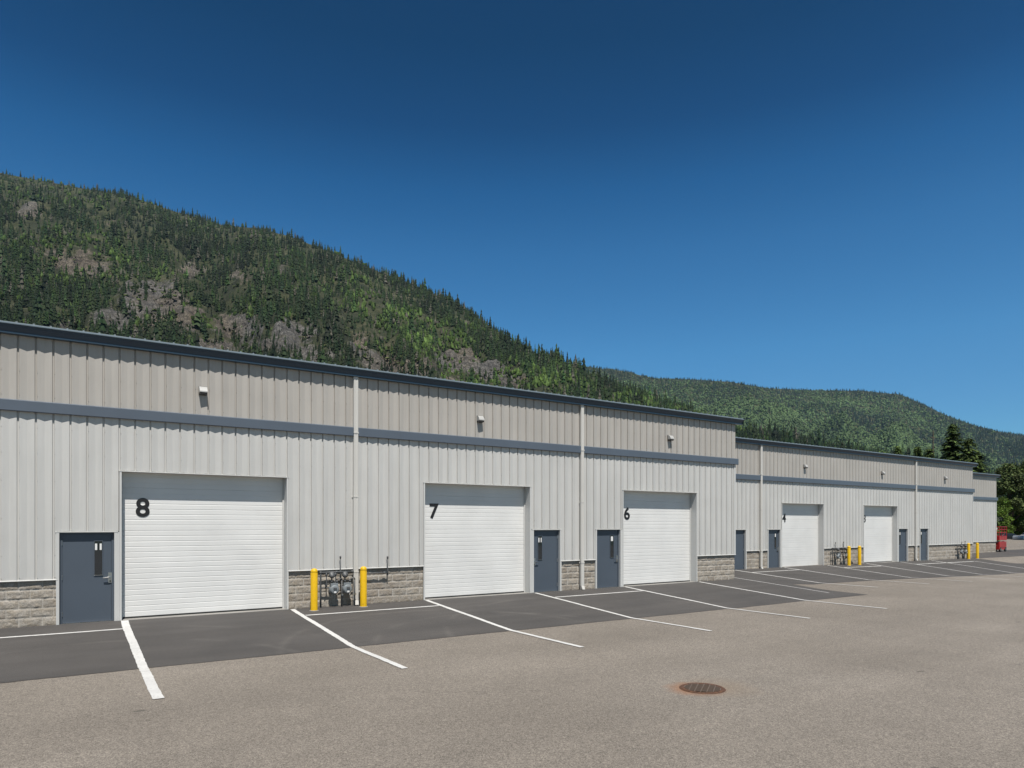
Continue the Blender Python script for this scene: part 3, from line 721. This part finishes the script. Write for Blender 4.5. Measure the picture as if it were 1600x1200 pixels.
for k in range(-3,4):
    y = k*.088; h = math.sqrt(max(0,.272**2-y*y)); gr.box(-h,h,y-.007,y+.007,.000,.0165)
gr.build('grate_bars', M['iron'], root, bevel=.003); root.rotation_euler = (0,0,R(35))

# ------------------------------------------------------------------ red scissor lift
def scissor_lift(x, y, rz):
    root = empty('scissor_lift', (x,y,gz(x,y)), 'red folded scissor lift parked at the corner of the farthest warehouse section', 'lift', rz=rz)
    b = MB(); b.box(-.85,.85,-.36,.36,.18,.42); b.box(-.80,.80,-.38,-.24,.36,.86); b.box(-.80,.80,.24,.38,.36,.86); b.box(-.84,-.70,-.37,.37,.42,.80); b.build('base', M['red'], root, bevel=.02)
    for sx in (-.62,.62):
        for sy in (-.34,.34):
            wv = MB(); wv.lathe([(.15,-.06),(.19,-.05),(.19,.05),(.15,.06)],20,(sx,sy,.19),axis='y'); wh = wv.build('wheel', M['tyre'], root, smooth=False)
            rm = MB(); rm.lathe([(.10,-.066),(.10,.066)],14,(sx,sy,.19),axis='y'); rm.build('rim', M['rim'], wh)
    sc = MB()
    for k in range(4):
        z = .46+k*.11
        for yy in (-.22,.22):
            sc.tube([(-.7,yy,z),(.7,yy,z+.10)],.028,6); sc.tube([(-.7,yy*.9,z+.10),(.7,yy*.9,z)],.028,6)
    sc.build('scissor_arms', M['red'], root)
    pf = MB(); pf.box(-.90,.90,-.38,.38,.98,1.08); pf.build('platform', M['red'], root, bevel=.01)
    rl = MB()
    rl.box(-.90,-.87,-.37,.37,1.08,1.30); rl.box(-.88,.88,-.375,-.355,1.08,1.30)
    for z in (1.32,1.64,1.90,2.12):
        for yy in (-.36,.36): rl.tube([(-.88,yy,z),(.88,yy,z)],.024,8)
        for xx in (-.88,.88): rl.tube([(xx,-.36,z),(xx,.36,z)],.024,8)
    for xx in (-.88,-.3,.3,.88):
        for yy in (-.36,.36): rl.tube([(xx,yy,1.08),(xx,yy,2.14)],.024,8)
    for xx in (-.88,): rl.tube([(xx,0,1.08),(xx,0,2.14)],.022,8)
    rl.build('guard_rail', M['red'], root)
    ld = MB()
    for z in (.5,.78): ld.box(-.93,-.86,-.2,.2,z,z+.035)
    ld.build('ladder', M['rim'], root); cb = MB(); cb.box(-.93,-.80,-.2,.12,1.85,2.05); cb.build('control_box', M['offwhite'], root, bevel=.01)
    return root
scissor_lift(67.0,25.75,R(4))

# ------------------------------------------------------------------ vehicles at the far end of the lot
def vehicle(label, x, y, rz, colr, kind):
    """kind: hatch / pickup / van - lofted body, glass band, arches with wheels, lights, bumpers"""
    paint_ = mat('car_paint', colr, .28, .2, coat=.6)
    root = empty('parked_'+{'hatch':'car','pickup':'pickup_truck','van':'van'}[kind], (x,y,-.62), label, {'hatch':'car','pickup':'pickup truck','van':'van'}[kind], None, rz)
    if kind=='hatch':
        low = [(-2.15,.35),(-2.2,.62),(-2.1,.88),(-1.0,.98),(1.55,1.0),(2.05,.95),(2.15,.6),(2.1,.32)]; cab = [(-1.15,.97),(-.45,1.42),(.1,1.48),(1.2,1.44),(1.85,.99)]; wx = (-1.32,1.3); wr=.32; W=.86
    elif kind=='pickup':
        low = [(-2.75,.5),(-2.8,.85),(-2.7,1.1),(-1.3,1.18),(.75,1.18),(.8,1.12),(2.7,1.12),(2.75,.6),(2.7,.5)]; cab = [(-1.35,1.17),(-.65,1.72),(-.2,1.8),(.55,1.78),(.78,1.17)]; wx = (-1.8,1.7); wr=.39; W=.95
    else:
        low = [(-2.5,.4),(-2.55,.75),(-2.4,1.05),(-1.6,1.2),(2.3,1.25),(2.4,1.2),(2.42,.5),(2.4,.4)]; cab = [(-1.7,1.19),(-1.05,1.9),(-.6,2.0),(2.2,2.0),(2.38,1.24)]; wx=(-1.6,1.5); wr=.34; W=.95
    def loft(prof, w0, inset, z_in):
        """prof in x,z; extruded across with side tuck"""
        n = len(prof); v = []
        for side in (-1,1):
            for (px,pz) in prof:
                ww = w0-(inset if pz>z_in else 0); v.append((px,side*ww,pz))
        return v,[tuple(range(n)),tuple(range(2*n-1,n-1,-1))]+[(i,n+i,n+(i+1)%n,(i+1)%n) for i in range(n)]
    b = MB(); b.add(*loft(low,W,.05,.9)); body = b.build('body', paint_, root, bevel=.05)
    c_ = MB(); zi = cab[0][1]+.1; c_.add(*loft(cab,W-.06,.14,zi)); c_.build('cabin', paint_, root, bevel=.04)
    g = MB(); cx = sum(p_[0] for p_ in cab)/len(cab); cz = cab[0][1]
    sh = [(cx+(p_[0]-cx)*.86, cz+.06+(p_[1]-cz)*.80) for p_ in cab]; wd = W-.055
    v = []; n = len(sh)
    for side in (-1,1):
        for px,pz in sh: v.append((px,side*(wd-(.14 if pz>zi else .0)+.012),pz))
    g.add(v,[tuple(range(n)),tuple(range(2*n-1,n-1,-1))]); g.build('side_window', M['glass'], root)
    g = MB()
    for (p0,p1,o_) in ((cab[0],cab[1],-.02),(cab[-1],cab[-2],.02)):
        a0 = (p0[0]+(p1[0]-p0[0])*.15+o_, p0[1]+(p1[1]-p0[1])*.15+.01); a1 = (p0[0]+(p1[0]-p0[0])*.9+o_, p0[1]+(p1[1]-p0[1])*.9+.01)
        g.add([(a0[0],-(W-.14),a0[1]),(a0[0],W-.14,a0[1]),(a1[0],W-.28,a1[1]),(a1[0],-(W-.28),a1[1])],[(0,1,2,3)])
    g.build('windscreen', M['glass'], root)
    for px in wx:
        for sy in (-1,1):
            wv = MB(); wv.lathe([(wr*.7,-.11),(wr,-.09),(wr,.09),(wr*.7,.11)],22,(px,sy*(W-.1),wr),axis='y'); wh = wv.build('wheel', M['tyre'], root)
            rm = MB(); rm.lathe([(wr*.62,-.118),(wr*.2,-.125),(wr*.2,.125),(wr*.62,.118)],16,(px,sy*(W-.1),wr),axis='y'); rm.build('rim', M['rim'], wh)
    x0 = low[1][0]
    for sy in (-1,1):
        h = MB(); h.box(x0-.005,x0+.12,min(sy*W*.55,sy*W*.9),max(sy*W*.55,sy*W*.9),.68,.82); h.build('headlight', M['offwhite'], root, bevel=.02)
        h = MB(); x1 = max(p_[0] for p_ in low); h.box(x1-.12,x1+.01,min(sy*W*.65,sy*W*.93),max(sy*W*.65,sy*W*.93),.75,.9); h.build('taillight', M['red'], root, bevel=.01)
    bp = MB(); bp.box(x0-.06,x0+.1,-W*.9,W*.9,.36,.52); x1 = max(p_[0] for p_ in low); bp.box(x1-.1,x1+.06,-W*.9,W*.9,.4,.54); bp.build('bumper', M['tyre'], root, bevel=.03)
    return root
def wp(X, Z):   # ground point from view-aligned offsets (right, forward) of the site axes
    return (X*VY+Z*VX, -X*VX+Z*VY)
x,y = wp(80.5,110); vehicle('dark hatchback parked beside the trees beyond the red lift', x, y, R(150), (.02,.022,.025), 'hatch')
x,y = wp(82.9,108); vehicle('pale silver pickup truck parked at the right edge of the picture', x, y, R(-24), (.5,.52,.54), 'pickup')

# ------------------------------------------------------------------ mountains and their forests
f_ = 1060.0
def col_to_world(X, Z, z=None):   # X = bearing column, Z = forward distance in metres
    xl = (X-800)/f_*Z; return xl*VY+Z*VX, -xl*VX+Z*VY
ridge1_px = np.array([[-500,330],[-300,285],[-150,262],[0,270],[60,281],[130,294],[200,305],[270,329],[330,346],[350,352],[400,356],[450,368],[500,387],[560,411],[600,427],[650,446],[700,470],[740,491],[760,506],[800,532],[850,560],[880,574],[910,586],[950,601],[1000,616],[1050,635],[1090,648],[1150,665],[1220,683],[1300,699],[1380,712],[1450,722],[1550,745],[1700,770],[1900,800]],float)
ridge1_Z = lambda X: np.interp(X,[-500,0,400,850,1100,1450,1900],[2700,2300,1900,1350,1450,1500,1500])
ridge2_px = np.array([[500,640],[700,600],[850,576],[890,573],[930,573],[980,580],[1020,590],[1080,592],[1140,596],[1200,606],[1270,609],[1350,610],[1400,616],[1440,632],[1490,653],[1540,670],[1600,680],[1700,692],[1850,700],[2100,760]],float)
rocks = [(45,330,26,14,.8),(175,345,40,12,.45),(125,415,55,24,1.0),(90,395,30,14,.7),(300,420,26,20,.8),(240,470,58,34,1.1),(285,500,40,26,.9),(180,505,60,18,.8),(105,500,30,14,.6),(60,440,20,12,.5),(375,435,26,12,.6),(440,420,16,20,.5),(370,515,46,22,1.0),(460,525,45,30,.95),(335,545,40,16,.9),(420,545,60,14,.8),(500,450,34,30,.4),(490,560,60,18,.8),(565,545,34,26,.7),(600,570,50,26,.9),(655,575,60,22,.7),(720,565,44,24,1.05),(760,580,40,22,1.0),(800,598,34,16,.9),(690,600,50,16,.7),(540,470,26,16,.4),(640,510,30,14,.4),(250,380,18,12,.3),(410,400,20,12,.3)]
def T1(X, t):
    """near mountain: bearing column X, t 0 foot .. 1 ridge .. 1.4 behind"""
    Zr = ridge1_Z(X); Zb = np.interp(X,[-500,0,800,1400,1900],[430,430,430,520,520])
    y = np.interp(X, ridge1_px[:,0], ridge1_px[:,1]); hr = (820-y)/f_*Zr+2.2
    Z = Zb+(Zr-Zb)*t; g = np.where(t<=1, np.clip(t,0,1)**1.02, 1-(t-1)*1.2)
    wx, wy = col_to_world(X, Z)
    nz = fbm(wx/230,wy/230,5,21)*50+fbm(wx/60,wy/60,3,4)*10-np.abs(fbm(X/95+wy/900,Z/1500,4,41))*70+14
    edge = np.clip(t*5,0,1)*np.clip((1.0-t)*5,0,1)
    h = hr*g+nz*edge*np.clip(hr/350,.15,1)
    return wx, wy, h-.9, Z
def T2(X, t):
    Zr = 4700+0*X; Zb = 2300+0*X
    y = np.interp(X, ridge2_px[:,0], ridge2_px[:,1]); hr = (820-y)/f_*Zr
    Z = Zb+(Zr-Zb)*t; g = np.where(t<=1, np.clip(t,0,1)**.75, 1-(t-1)*1.0)
    wx, wy = col_to_world(X, Z)
    nz = fbm(wx/600,wy/600,4,31)*150+fbm(wx/170,wy/170,3,8)*30-np.abs(fbm(X/70+wy/2500,Z/3000,3,43))*160+30
    edge = np.clip(t*5,0,1)*np.clip((1.0-t)*4,0,1)
    return wx, wy, hr*g+nz*edge-.9, Z
def px_of(X, h, Z): return 820-(h-2.2)/Z*f_
def rock_mask(X, ypx):
    m_ = np.zeros_like(X,dtype=float)
    for (cx,cy,rx,ry,a_) in rocks: m_ = np.maximum(m_, a_*np.exp(-(((X-cx)/rx)**2+((ypx-cy)/ry)**2)))
    return m_
def terrain(name, T, X0, X1, nx, nt, tmax, rockf):
    X = np.linspace(X0,X1,nx); t = np.concatenate([np.linspace(0,1,nt),np.linspace(1.05,tmax,6)])
    XX,TT = np.meshgrid(X,t,indexing='ij'); wx,wy,h,Z = T(XX,TT); yp = px_of(XX,h,Z)
    rk_ = rockf(XX,yp)
    rough = np.clip(rk_*1.5,0,1)*((np.abs(fbm(wx/34,wy/34,4,77))-.2)*1.6+(np.floor(fbm(wx/40,wy/40,3,78)*5)/5)*.9)*np.minimum(16,Z*.017); h = h+rough*np.clip(TT*4,0,1)
    co = np.stack([wx,wy,h],-1).reshape(-1,3); n1,n2 = XX.shape; idx = np.arange(n1*n2).reshape(n1,n2)
    q = np.stack([idx[:-1,:-1],idx[1:,:-1],idx[1:,1:],idx[:-1,1:]],-1).reshape(-1,4)
    o = np_mesh(name, co, q, [M['mountain']], None, {'rock':rk_.ravel()}, smooth=True); tag(o, kind='structure'); return o
terrain('mountain', T1, -500, 1900, 900, 240, 1.4, rock_mask)
terrain('hill', T2, 450, 2100, 400, 110, 1.4, lambda X,y: .38*np.exp(-(((X-960)/70)**2+((y-578)/14)**2))+0*X)

def conifer_proto(tiers, sides, seed):
    r_ = np.random.default_rng(seed); V=[];F=[]
    for k in range(tiers):
        u = k/tiers; zt = 1-u*.86+ (0 if k==0 else .05); zb_ = 1-(u+1/tiers)*.93; rad = (.022+.98*(u+1/tiers)**.85)*(1+.12*r_.normal()); 
        b = len(V); V.append((r_.normal()*.01,r_.normal()*.01,zt))
        for q in range(sides):
            a_ = 2*math.pi*(q+.5*(k%2))/sides+r_.normal()*.12; rr = rad*(1 if q%2 else .62)*(1+.18*r_.normal()); V.append((rr*math.cos(a_),rr*math.sin(a_),zb_+.03*r_.normal()+(0 if q%2 else .03)))
        for q in range(sides): F.append((b,b+1+q,b+1+(q+1)%sides))
    return np.array(V), np.array(F)
def blob_proto(seed, sub=1):
    bm = bmesh.new(); bmesh.ops.create_icosphere(bm, subdivisions=sub, radius=1); r_ = np.random.default_rng(seed)
    V = np.array([v.co for v in bm.verts]); F = np.array([[v.index for v in f.verts] for f in bm.faces]); bm.free()
    V = V*(1+.28*r_.normal(size=(len(V),1))); V[:,2] = V[:,2]*.5+.5; return V, F
def scatter(name, protos, P, Hh, Rr, rot, col, which, label, cat):
    Vs=[];Fs=[];Cs=[];off=0
    for k,(V,F) in enumerate(protos):
        sel = np.where(which==k)[0]
        if not len(sel): continue
        c_,s_ = np.cos(rot[sel]),np.sin(rot[sel])
        x = (V[None,:,0]*c_[:,None]-V[None,:,1]*s_[:,None])*Rr[sel,None]+P[sel,0,None]
        y = (V[None,:,0]*s_[:,None]+V[None,:,1]*c_[:,None])*Rr[sel,None]+P[sel,1,None]
        z = V[None,:,2]*Hh[sel,None]+P[sel,2,None]
        co = np.stack([x,y,z],-1).reshape(-1,3); nv = len(V)
        fs = (F[None]+ (np.arange(len(sel))*nv)[:,None,None]).reshape(-1,3)+off
        Vs.append(co);Fs.append(fs);Cs.append(np.repeat(col[sel],nv,0)*(1+.12*rng.normal(size=(len(co),1)))); off += len(co)
    o = np_mesh(name, np.concatenate(Vs), np.concatenate(Fs), [M['forest']], None, {}, np.clip(np.concatenate(Cs),.004,1))
    return tag(o, label, cat, kind='stuff')
def roofline(X): return np.where(X<1150, 503+.1316*X, np.where(X<1525, 684+.106*(X-1150), 800))
def sample(T, n, X0, X1, ytop, weight):
    """random stations on the slope, thinned so near ones stay sparse"""
    X = rng.uniform(X0,X1,n); tt = np.linspace(0.02,1.0,60)
    wx,wy,h,Z = T(X[:,None],tt[None,:]); yp = px_of(X[:,None],h,Z); yp = np.minimum.accumulate(yp,1)
    ylo = np.minimum(roofline(X)+75, 790); yhi = yp[:,-1]; u = rng.uniform(0,1,n); target = ylo+(yhi-2-ylo)*u**1.0
    t = np.array([np.interp(-target[i], -yp[i], tt) for i in range(n)])
    return X, t
def conifer_cols(n, kind):
    base = {'dark':(.015,.030,.010),'mid':(.027,.049,.013),'blue':(.018,.036,.024)}[kind]
    return np.array(base)[None]*(1+.35*rng.normal(size=(n,1)).clip(-1.5,2.2))*(1+.08*rng.normal(size=(n,3)))
def forest1():
    n = 120000; X,t = sample(T1, n, -260, 1750, None, None)
    wx,wy,h,Z = T1(X,t); yp = px_of(X,h,Z); rm = rock_mask(X,yp)
    cl = fbm(wx/45,wy/45,4,51); big = fbm(wx/160,wy/160,3,61)
    dens = .85*np.clip(Z/1500,.35,1.0)*(1-np.clip(rm*1.5-.3+1.3*cl*(rm>.06),0,.97))*np.clip(.72+1.7*cl,.08,1.25)
    keep = rng.uniform(size=n) < dens; X,t,wx,wy,h,Z,cl,big,rm = [q[keep] for q in (X,t,wx,wy,h,Z,cl,big,rm)]; n = len(X)
    dec = rng.uniform(size=n) < np.clip(-.08+1.6*np.clip(big,0,1)+.35*np.clip(rm,0,1)+.5*np.clip(fbm(wx/26,wy/26,2,91)-.25,0,1),.02,.75)
    H = np.where(dec, rng.uniform(5,12,n), np.exp(rng.normal(2.6,.34,n))); H = H*np.clip(1-.35*rm,.5,1)
    Rr = np.where(dec, H*rng.uniform(.24,.38,n), H*rng.uniform(.14,.23,n))
    prot = [conifer_proto(5,8,1),conifer_proto(6,8,2),conifer_proto(4,8,3),blob_proto(4),blob_proto(5)]
    which = np.where(dec, 3+(rng.integers(0,2,n)), rng.integers(0,3,n))
    col = conifer_cols(n,'dark'); midm = rng.uniform(size=n)<.35+.4*np.clip(big,-.5,.5); col[midm] = conifer_cols(midm.sum(),'mid')
    g = np.array([[.050,.082,.018]])*(1+.3*rng.normal(size=(n,1)).clip(-1.2,2)); col[dec] = g[dec]
    col = col*(1+.55*fbm(wx/75,wy/75,3,93))[:,None]*np.clip(1+.5*big,.7,1.4)[:,None]
    gy = rng.uniform(size=n)<.05; col[gy] = np.array([.09,.085,.065])
    scatter('mountain_forest', prot, np.stack([wx,wy,h-1.0],-1), H, Rr, rng.uniform(0,6.28,n), col, which, 'dense conifer forest covering the steep rocky near mountain', 'forest')
    # shrubs on the open rock
    n = 9000; X,t = sample(T1, n, -260, 1000, None, None); wx,wy,h,Z = T1(X,t); rm = rock_mask(X,px_of(X,h,Z)); keep = rng.uniform(size=n)<np.clip(rm*1.2,0,.8)
    wx,wy,h = wx[keep],wy[keep],h[keep]; n = len(wx); H = rng.uniform(1.2,4,n)
    col = np.array([[.065,.085,.025]])*(1+.4*rng.normal(size=(n,1)).clip(-1.2,2)); gy = rng.uniform(size=n)<.35; col[gy] = np.array([.10,.09,.06])
    scatter('mountain_scrub', [blob_proto(14),blob_proto(15)], np.stack([wx,wy,h-.3],-1), H, H*rng.uniform(.5,.8,n), rng.uniform(0,6.28,n), col, rng.integers(0,2,n), 'low scrub growing over the bare rock slabs of the near mountain', 'scrub')
forest1()
def forest2():
    n = 70000; X = rng.uniform(780,1800,n); tt = np.linspace(.05,1,50); wx,wy,h,Z = T2(X[:,None],tt[None]); yp = np.minimum.accumulate(px_of(X[:,None],h,Z),1)
    target = np.interp(X,[780,1150,1600],[690,720,790])+( yp[:,-1]-np.interp(X,[780,1150,1600],[690,720,790]))*rng.uniform(0,1,n)
    t = np.array([np.interp(-target[i],-yp[i],tt) for i in range(n)])
    wx,wy,h,Z = T2(X,t); big = fbm(wx/420,wy/420,4,71)+.35*(t-.55)*-1; keep = rng.uniform(size=n)<.9; X,t,wx,wy,h,Z,big=[q[keep] for q in (X,t,wx,wy,h,Z,big)]; n=len(X)
    dec = rng.uniform(size=n)<np.clip(.50+1.0*big-.45*np.clip((t-.85)*6,0,1),.08,.88)
    H = np.where(dec, rng.uniform(8,14,n), rng.uniform(11,22,n)); Rr = np.where(dec,H*rng.uniform(.34,.5,n),H*rng.uniform(.17,.24,n))
    col = conifer_cols(n,'blue'); g = np.array([[.078,.122,.048]])*(1+.2*rng.normal(size=(n,1)).clip(-1.2,2)); col[dec]=g[dec]; col = col*(1.05+.5*fbm(wx/260,wy/260,3,95))[:,None]
    prot = [conifer_proto(3,6,11),conifer_proto(4,6,12),blob_proto(13),blob_proto(16)]
    which = np.where(dec,2+rng.integers(0,2,n),rng.integers(0,2,n))
    scatter('hill_forest', prot, np.stack([wx,wy,h-1],-1), H, Rr, rng.uniform(0,6.28,n), col, which, 'mixed bright and dark green forest covering the farther hill on the right', 'forest')
forest2()

# individual conifers that stand apart on the rocks of the near mountain
def fine_conifer_mesh(seed):
    V,F = conifer_proto(11,14,seed); return V,F
def solo_conifers():
    protos = []
    for k in range(4):
        V,F = fine_conifer_mesh(100+k); V = V*np.array([.17,.17,1.0])
        base = np.array([[.022,.040,.014]])*(1+.2*rng.normal(size=(len(V),1)))
        cr = np_mesh('crown', V, F, [M['forest']], None, {}, np.clip(base,.005,1))
        tr = MB(); tr.tube([(0,0,-.08),(0,0,.1),(0,0,.6)],[.016,.013,.006],6); tk = tr.build('trunk', M['bark'], cr)
        protos.append((cr,tk))
    n = 2600; X,t = sample(T1, n, 0, 870, None, None); wx,wy,h,Z = T1(X,t); yp = px_of(X,h,Z); rm = rock_mask(X,yp)
    ok = np.where((rm>.35)&(yp<roofline(X)-2)&(Z<1150))[0][:110]
    for j,i in enumerate(ok):
        H = random.uniform(9,19); cr,tk = protos[j%4]
        root = empty('conifer_tree', (wx[i],wy[i],h[i]-.5), 'dark slender conifer standing out singly on a rocky patch of the near mountain', 'tree', 'single conifers on the rock patches')
        root.rotation_euler = (0,0,random.uniform(0,6.28)); root.scale = (H*random.uniform(.9,1.2),)*2+(H,)
        c_ = cr.copy(); COL.objects.link(c_); c_.parent = root
        t_ = tk.copy(); COL.objects.link(t_); t_.parent = root; t_.matrix_parent_inverse = Matrix()
    for cr,tk in protos: bpy.data.objects.remove(tk); bpy.data.objects.remove(cr)
solo_conifers()

# ------------------------------------------------------------------ near trees behind and beside the warehouses
def spruce(label, X, Z, top_px, width_px, seed, tone=(.042,.066,.018), group='evergreens behind the roofs', zbase=-.9):
    r_ = np.random.default_rng(seed); x,y = col_to_world(X,Z); H = (820-top_px)/f_*Z+2.2-zbase; Rm = width_px/2/f_*Z
    root = empty('conifer_tree', (x,y,zbase), label, 'tree', group)
    tr = MB(); tr.tube([(0,0,0),(0,0,H*.5),(0,0,H*.985)],[H*.016,H*.010,.02],8); tr.build('trunk', M['bark'], root)
    V=[];F=[];C=[]
    nb = int(620*min(1.5,H/14))
    for k in range(nb):
        u = r_.uniform(.004,1)**.8; z = H*(1-u); az = r_.uniform(0,6.283)
        lump = .72+.5*vnoise(az*1.1+seed,z*.33,seed)
        ln = Rm*(u**.62)*lump*r_.uniform(.65,1.12)+.2
        n_s = max(5,int(ln*7)); ca,sa = math.cos(az),math.sin(az); shade = r_.uniform(.6,1.5)
        for q in range(n_s):
            w = (q+r_.uniform())/n_s; d = ln*w; zz = z+ln*(.10-.42*w*w+.12*w**4)+r_.normal()*.05
            for sgn in (-1,1,0):
                side = sgn*r_.uniform(.1,.5)*(1.15-w)*min(1.3,ln*.45)
                px,py = d*ca-side*sa, d*sa+side*ca; sz = r_.uniform(.20,.42)*(.7+.3*min(2,ln/2))
                b = len(V); a2 = az+sgn*r_.uniform(.3,1.0)+r_.normal()*.2
                V += [(px-sz*.45*math.sin(a2),py+sz*.45*math.cos(a2),zz+r_.normal()*.04),(px+sz*.45*math.sin(a2),py-sz*.45*math.cos(a2),zz+r_.normal()*.04),(px+sz*1.5*math.cos(a2),py+sz*1.5*math.sin(a2),zz-sz*r_.uniform(.1,.9))]
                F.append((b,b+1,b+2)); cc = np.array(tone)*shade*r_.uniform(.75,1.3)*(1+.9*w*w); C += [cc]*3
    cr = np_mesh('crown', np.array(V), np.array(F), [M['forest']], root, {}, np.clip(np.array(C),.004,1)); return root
def leafy(label, X, Z, top_px, width_px, seed, tone=(.055,.095,.02), group='leafy trees at the far end of the lot', zbase=-.9, leaves=9000, low=.12, size=.16):
    r_ = np.random.default_rng(seed); x,y = col_to_world(X,Z); H = (820-top_px)/f_*Z+2.2-zbase; Rm = width_px/2/f_*Z
    root = empty('leafy_tree', (x,y,zbase), label, 'tree', group)
    lobes = []; nl = 26
    for k in range(nl):
        u = r_.uniform(low+.08,.97); prof = math.sin(math.pi*min(1,(u*.86+.14))**.9)**.7; az = r_.uniform(0,6.283); rr = Rm*prof*r_.uniform(.15,.8)
        lobes.append((rr*math.cos(az),rr*math.sin(az),H*u*.95,Rm*r_.uniform(.22,.42)))
    tr = MB(); tr.tube([(0,0,-.2),(.05,.02,H*.3),(0,0,H*.75)],[H*.026,H*.018,.04],9)
    for (a_,b_,c_,d_) in lobes[:14]: tr.tube([(0,0,min(c_*.55,H*.6)),(a_*.5,b_*.5,c_*.8),(a_,b_,c_)],[H*.010,H*.006,.02],6)
    tr.build('trunk', M['bark'], root)
    per = leaves//nl; V=[];F=[];C=[]
    for (a_,b_,c_,d_) in lobes:
        dv = r_.normal(size=(per,3)); dv /= np.linalg.norm(dv,axis=1)[:,None]; rad = d_*(r_.uniform(.15,1,per)**.45)*(1+.25*r_.normal(size=per))
        P_ = dv*rad[:,None]*np.array([1,1,.78])+np.array([a_,b_,c_]); tone_k = r_.uniform(.6,1.35)
        u1 = r_.normal(size=(per,3)); u1 /= np.linalg.norm(u1,axis=1)[:,None]; nrm = dv+.9*r_.normal(size=(per,3)); u2 = np.cross(nrm,u1); u2 /= (np.linalg.norm(u2,axis=1)[:,None]+1e-6)
        sz = size*r_.uniform(.6,1.5,per)[:,None]
        q = np.stack([P_-u1*sz,P_+u2*sz*.6,P_+u1*sz,P_-u2*sz*.6],1)
        V.append(q.reshape(-1,3)); cc = np.array(tone)[None]*tone_k*r_.uniform(.65,1.4,(per,1))*(1+.06*r_.normal(size=(per,3))); C.append(np.repeat(cc,4,0))
    V = np.concatenate(V); C = np.concatenate(C); F = np.arange(len(V)).reshape(-1,4)
    np_mesh('crown', V, F, [M['forest']], root, {}, np.clip(C,.004,1)); return root
spruce('tallest dark spruce rising above the roof of the middle warehouse section', 1490, 92, 661, 66, 1)
spruce('broad spruce just right of the tallest one, behind the warehouse roof', 1514, 90, 684, 74, 2, (.052,.076,.020))
spruce('slim dark spruce behind the joint of the last two warehouse sections', 1530, 96, 703, 50, 3, (.036,.058,.018))
spruce('short bushy evergreen left of the tallest spruce, its tip just above the roof', 1452, 95, 699, 44, 4, (.065,.095,.028))
spruce('small pale green evergreen tip above the roof, left of the bushy evergreen', 1434, 98, 696, 26, 5, (.08,.12,.035))
spruce('small evergreen tip above the roof over door 3', 1403, 105, 695, 24, 6, (.08,.12,.035))
leafy('round light green tree top just above the roof over door 3', 1378, 110, 697, 30, 7, (.075,.12,.03), 'tree tops above the middle roof', leaves=3500)
leafy('low light green tree top above the roof over door 4', 1350, 115, 693, 26, 8, (.07,.11,.025), 'tree tops above the middle roof', leaves=3000)
leafy('tall dense leafy tree right of the farthest warehouse corner', 1578, 119, 715, 58, 9, (.080,.108,.034), leaves=26000, size=.18)
leafy('dark leafy tree at the right edge of the picture', 1612, 121, 712, 64, 10, (.050,.074,.022), leaves=24000, size=.18)
leafy('bright green low bushy tree beside the farthest warehouse corner', 1568, 117, 776, 44, 11, (.095,.155,.022), leaves=20000, low=.03, size=.125)
leafy('bright green bushy tree behind the parked vehicles', 1592, 120, 783, 42, 12, (.085,.14,.022), leaves=18000, low=.02, size=.12)
leafy('large leafy tree beyond the right edge of the lot', 1665, 100, 700, 80, 13, (.03,.05,.014), leaves=12000, size=.2)
spruce('dark spruce beyond the parked vehicles', 1640, 118, 690, 60, 14)
# hedge of undergrowth closing the end of the lot
def thicket():
    r_ = np.random.default_rng(5); n = 26000; X = r_.uniform(1480,1800,n); Z = r_.uniform(122,130,n); x,y = col_to_world(X,Z); hz = 3.2+1.4*fbm(X/14,Z/4,3,9); z = r_.uniform(0,1,n)**.8*hz-.9
    P_ = np.stack([x,y,z],-1); u1 = r_.normal(size=(n,3)); u1/=np.linalg.norm(u1,axis=1)[:,None]; u2 = np.cross(u1,r_.normal(size=(n,3))); u2/=np.linalg.norm(u2,axis=1)[:,None]; sz = r_.uniform(.12,.34,n)[:,None]
    V = np.stack([P_-u1*sz,P_+u2*sz*.6,P_+u1*sz,P_-u2*sz*.6],1).reshape(-1,3); C = np.repeat(np.array([[.035,.055,.014]])*r_.uniform(.5,1.6,(n,1)),4,0)
    tag(np_mesh('undergrowth', V, np.arange(len(V)).reshape(-1,4), [M['forest']], None, {}, C), 'dark green undergrowth along the far end of the lot', 'undergrowth', kind='stuff')
thicket()
# thin pole
x,y = col_to_world(1458,100); root = empty('utility_pole', (x,y,-.9), 'thin dark pole rising above the roof, left of the tallest spruce', 'pole')
p = MB(); p.tube([(0,0,0),(0,0,8),(0,0,17.0)],[.14,.11,.07],10); p.build('shaft', M['bark'], root)
p = MB(); p.box(-.7,.7,-.05,.05,15.9,16.0); p.build('crossarm', M['bark'], root)

# ------------------------------------------------------------------ the air
hb = MB(); hb.box(-2500,6500,-2500,6500,-2.0,1500)
hm = bpy.data.materials.new('air'); hm.use_nodes = True; hn = hm.node_tree; hn.nodes.remove(hn.nodes['Principled BSDF'])
pv = hn.nodes.new('ShaderNodeVolumePrincipled'); pv.inputs['Color'].default_value = (.45,.72,1,1); pv.inputs['Density'].default_value = HAZE; pv.inputs['Anisotropy'].default_value = .3
hn.links.new(pv.outputs[0], hn.nodes['Material Output'].inputs['Volume'])
tag(hb.build('haze', hm), 'thin blue haze of distance over the valley', 'haze', kind='stuff')
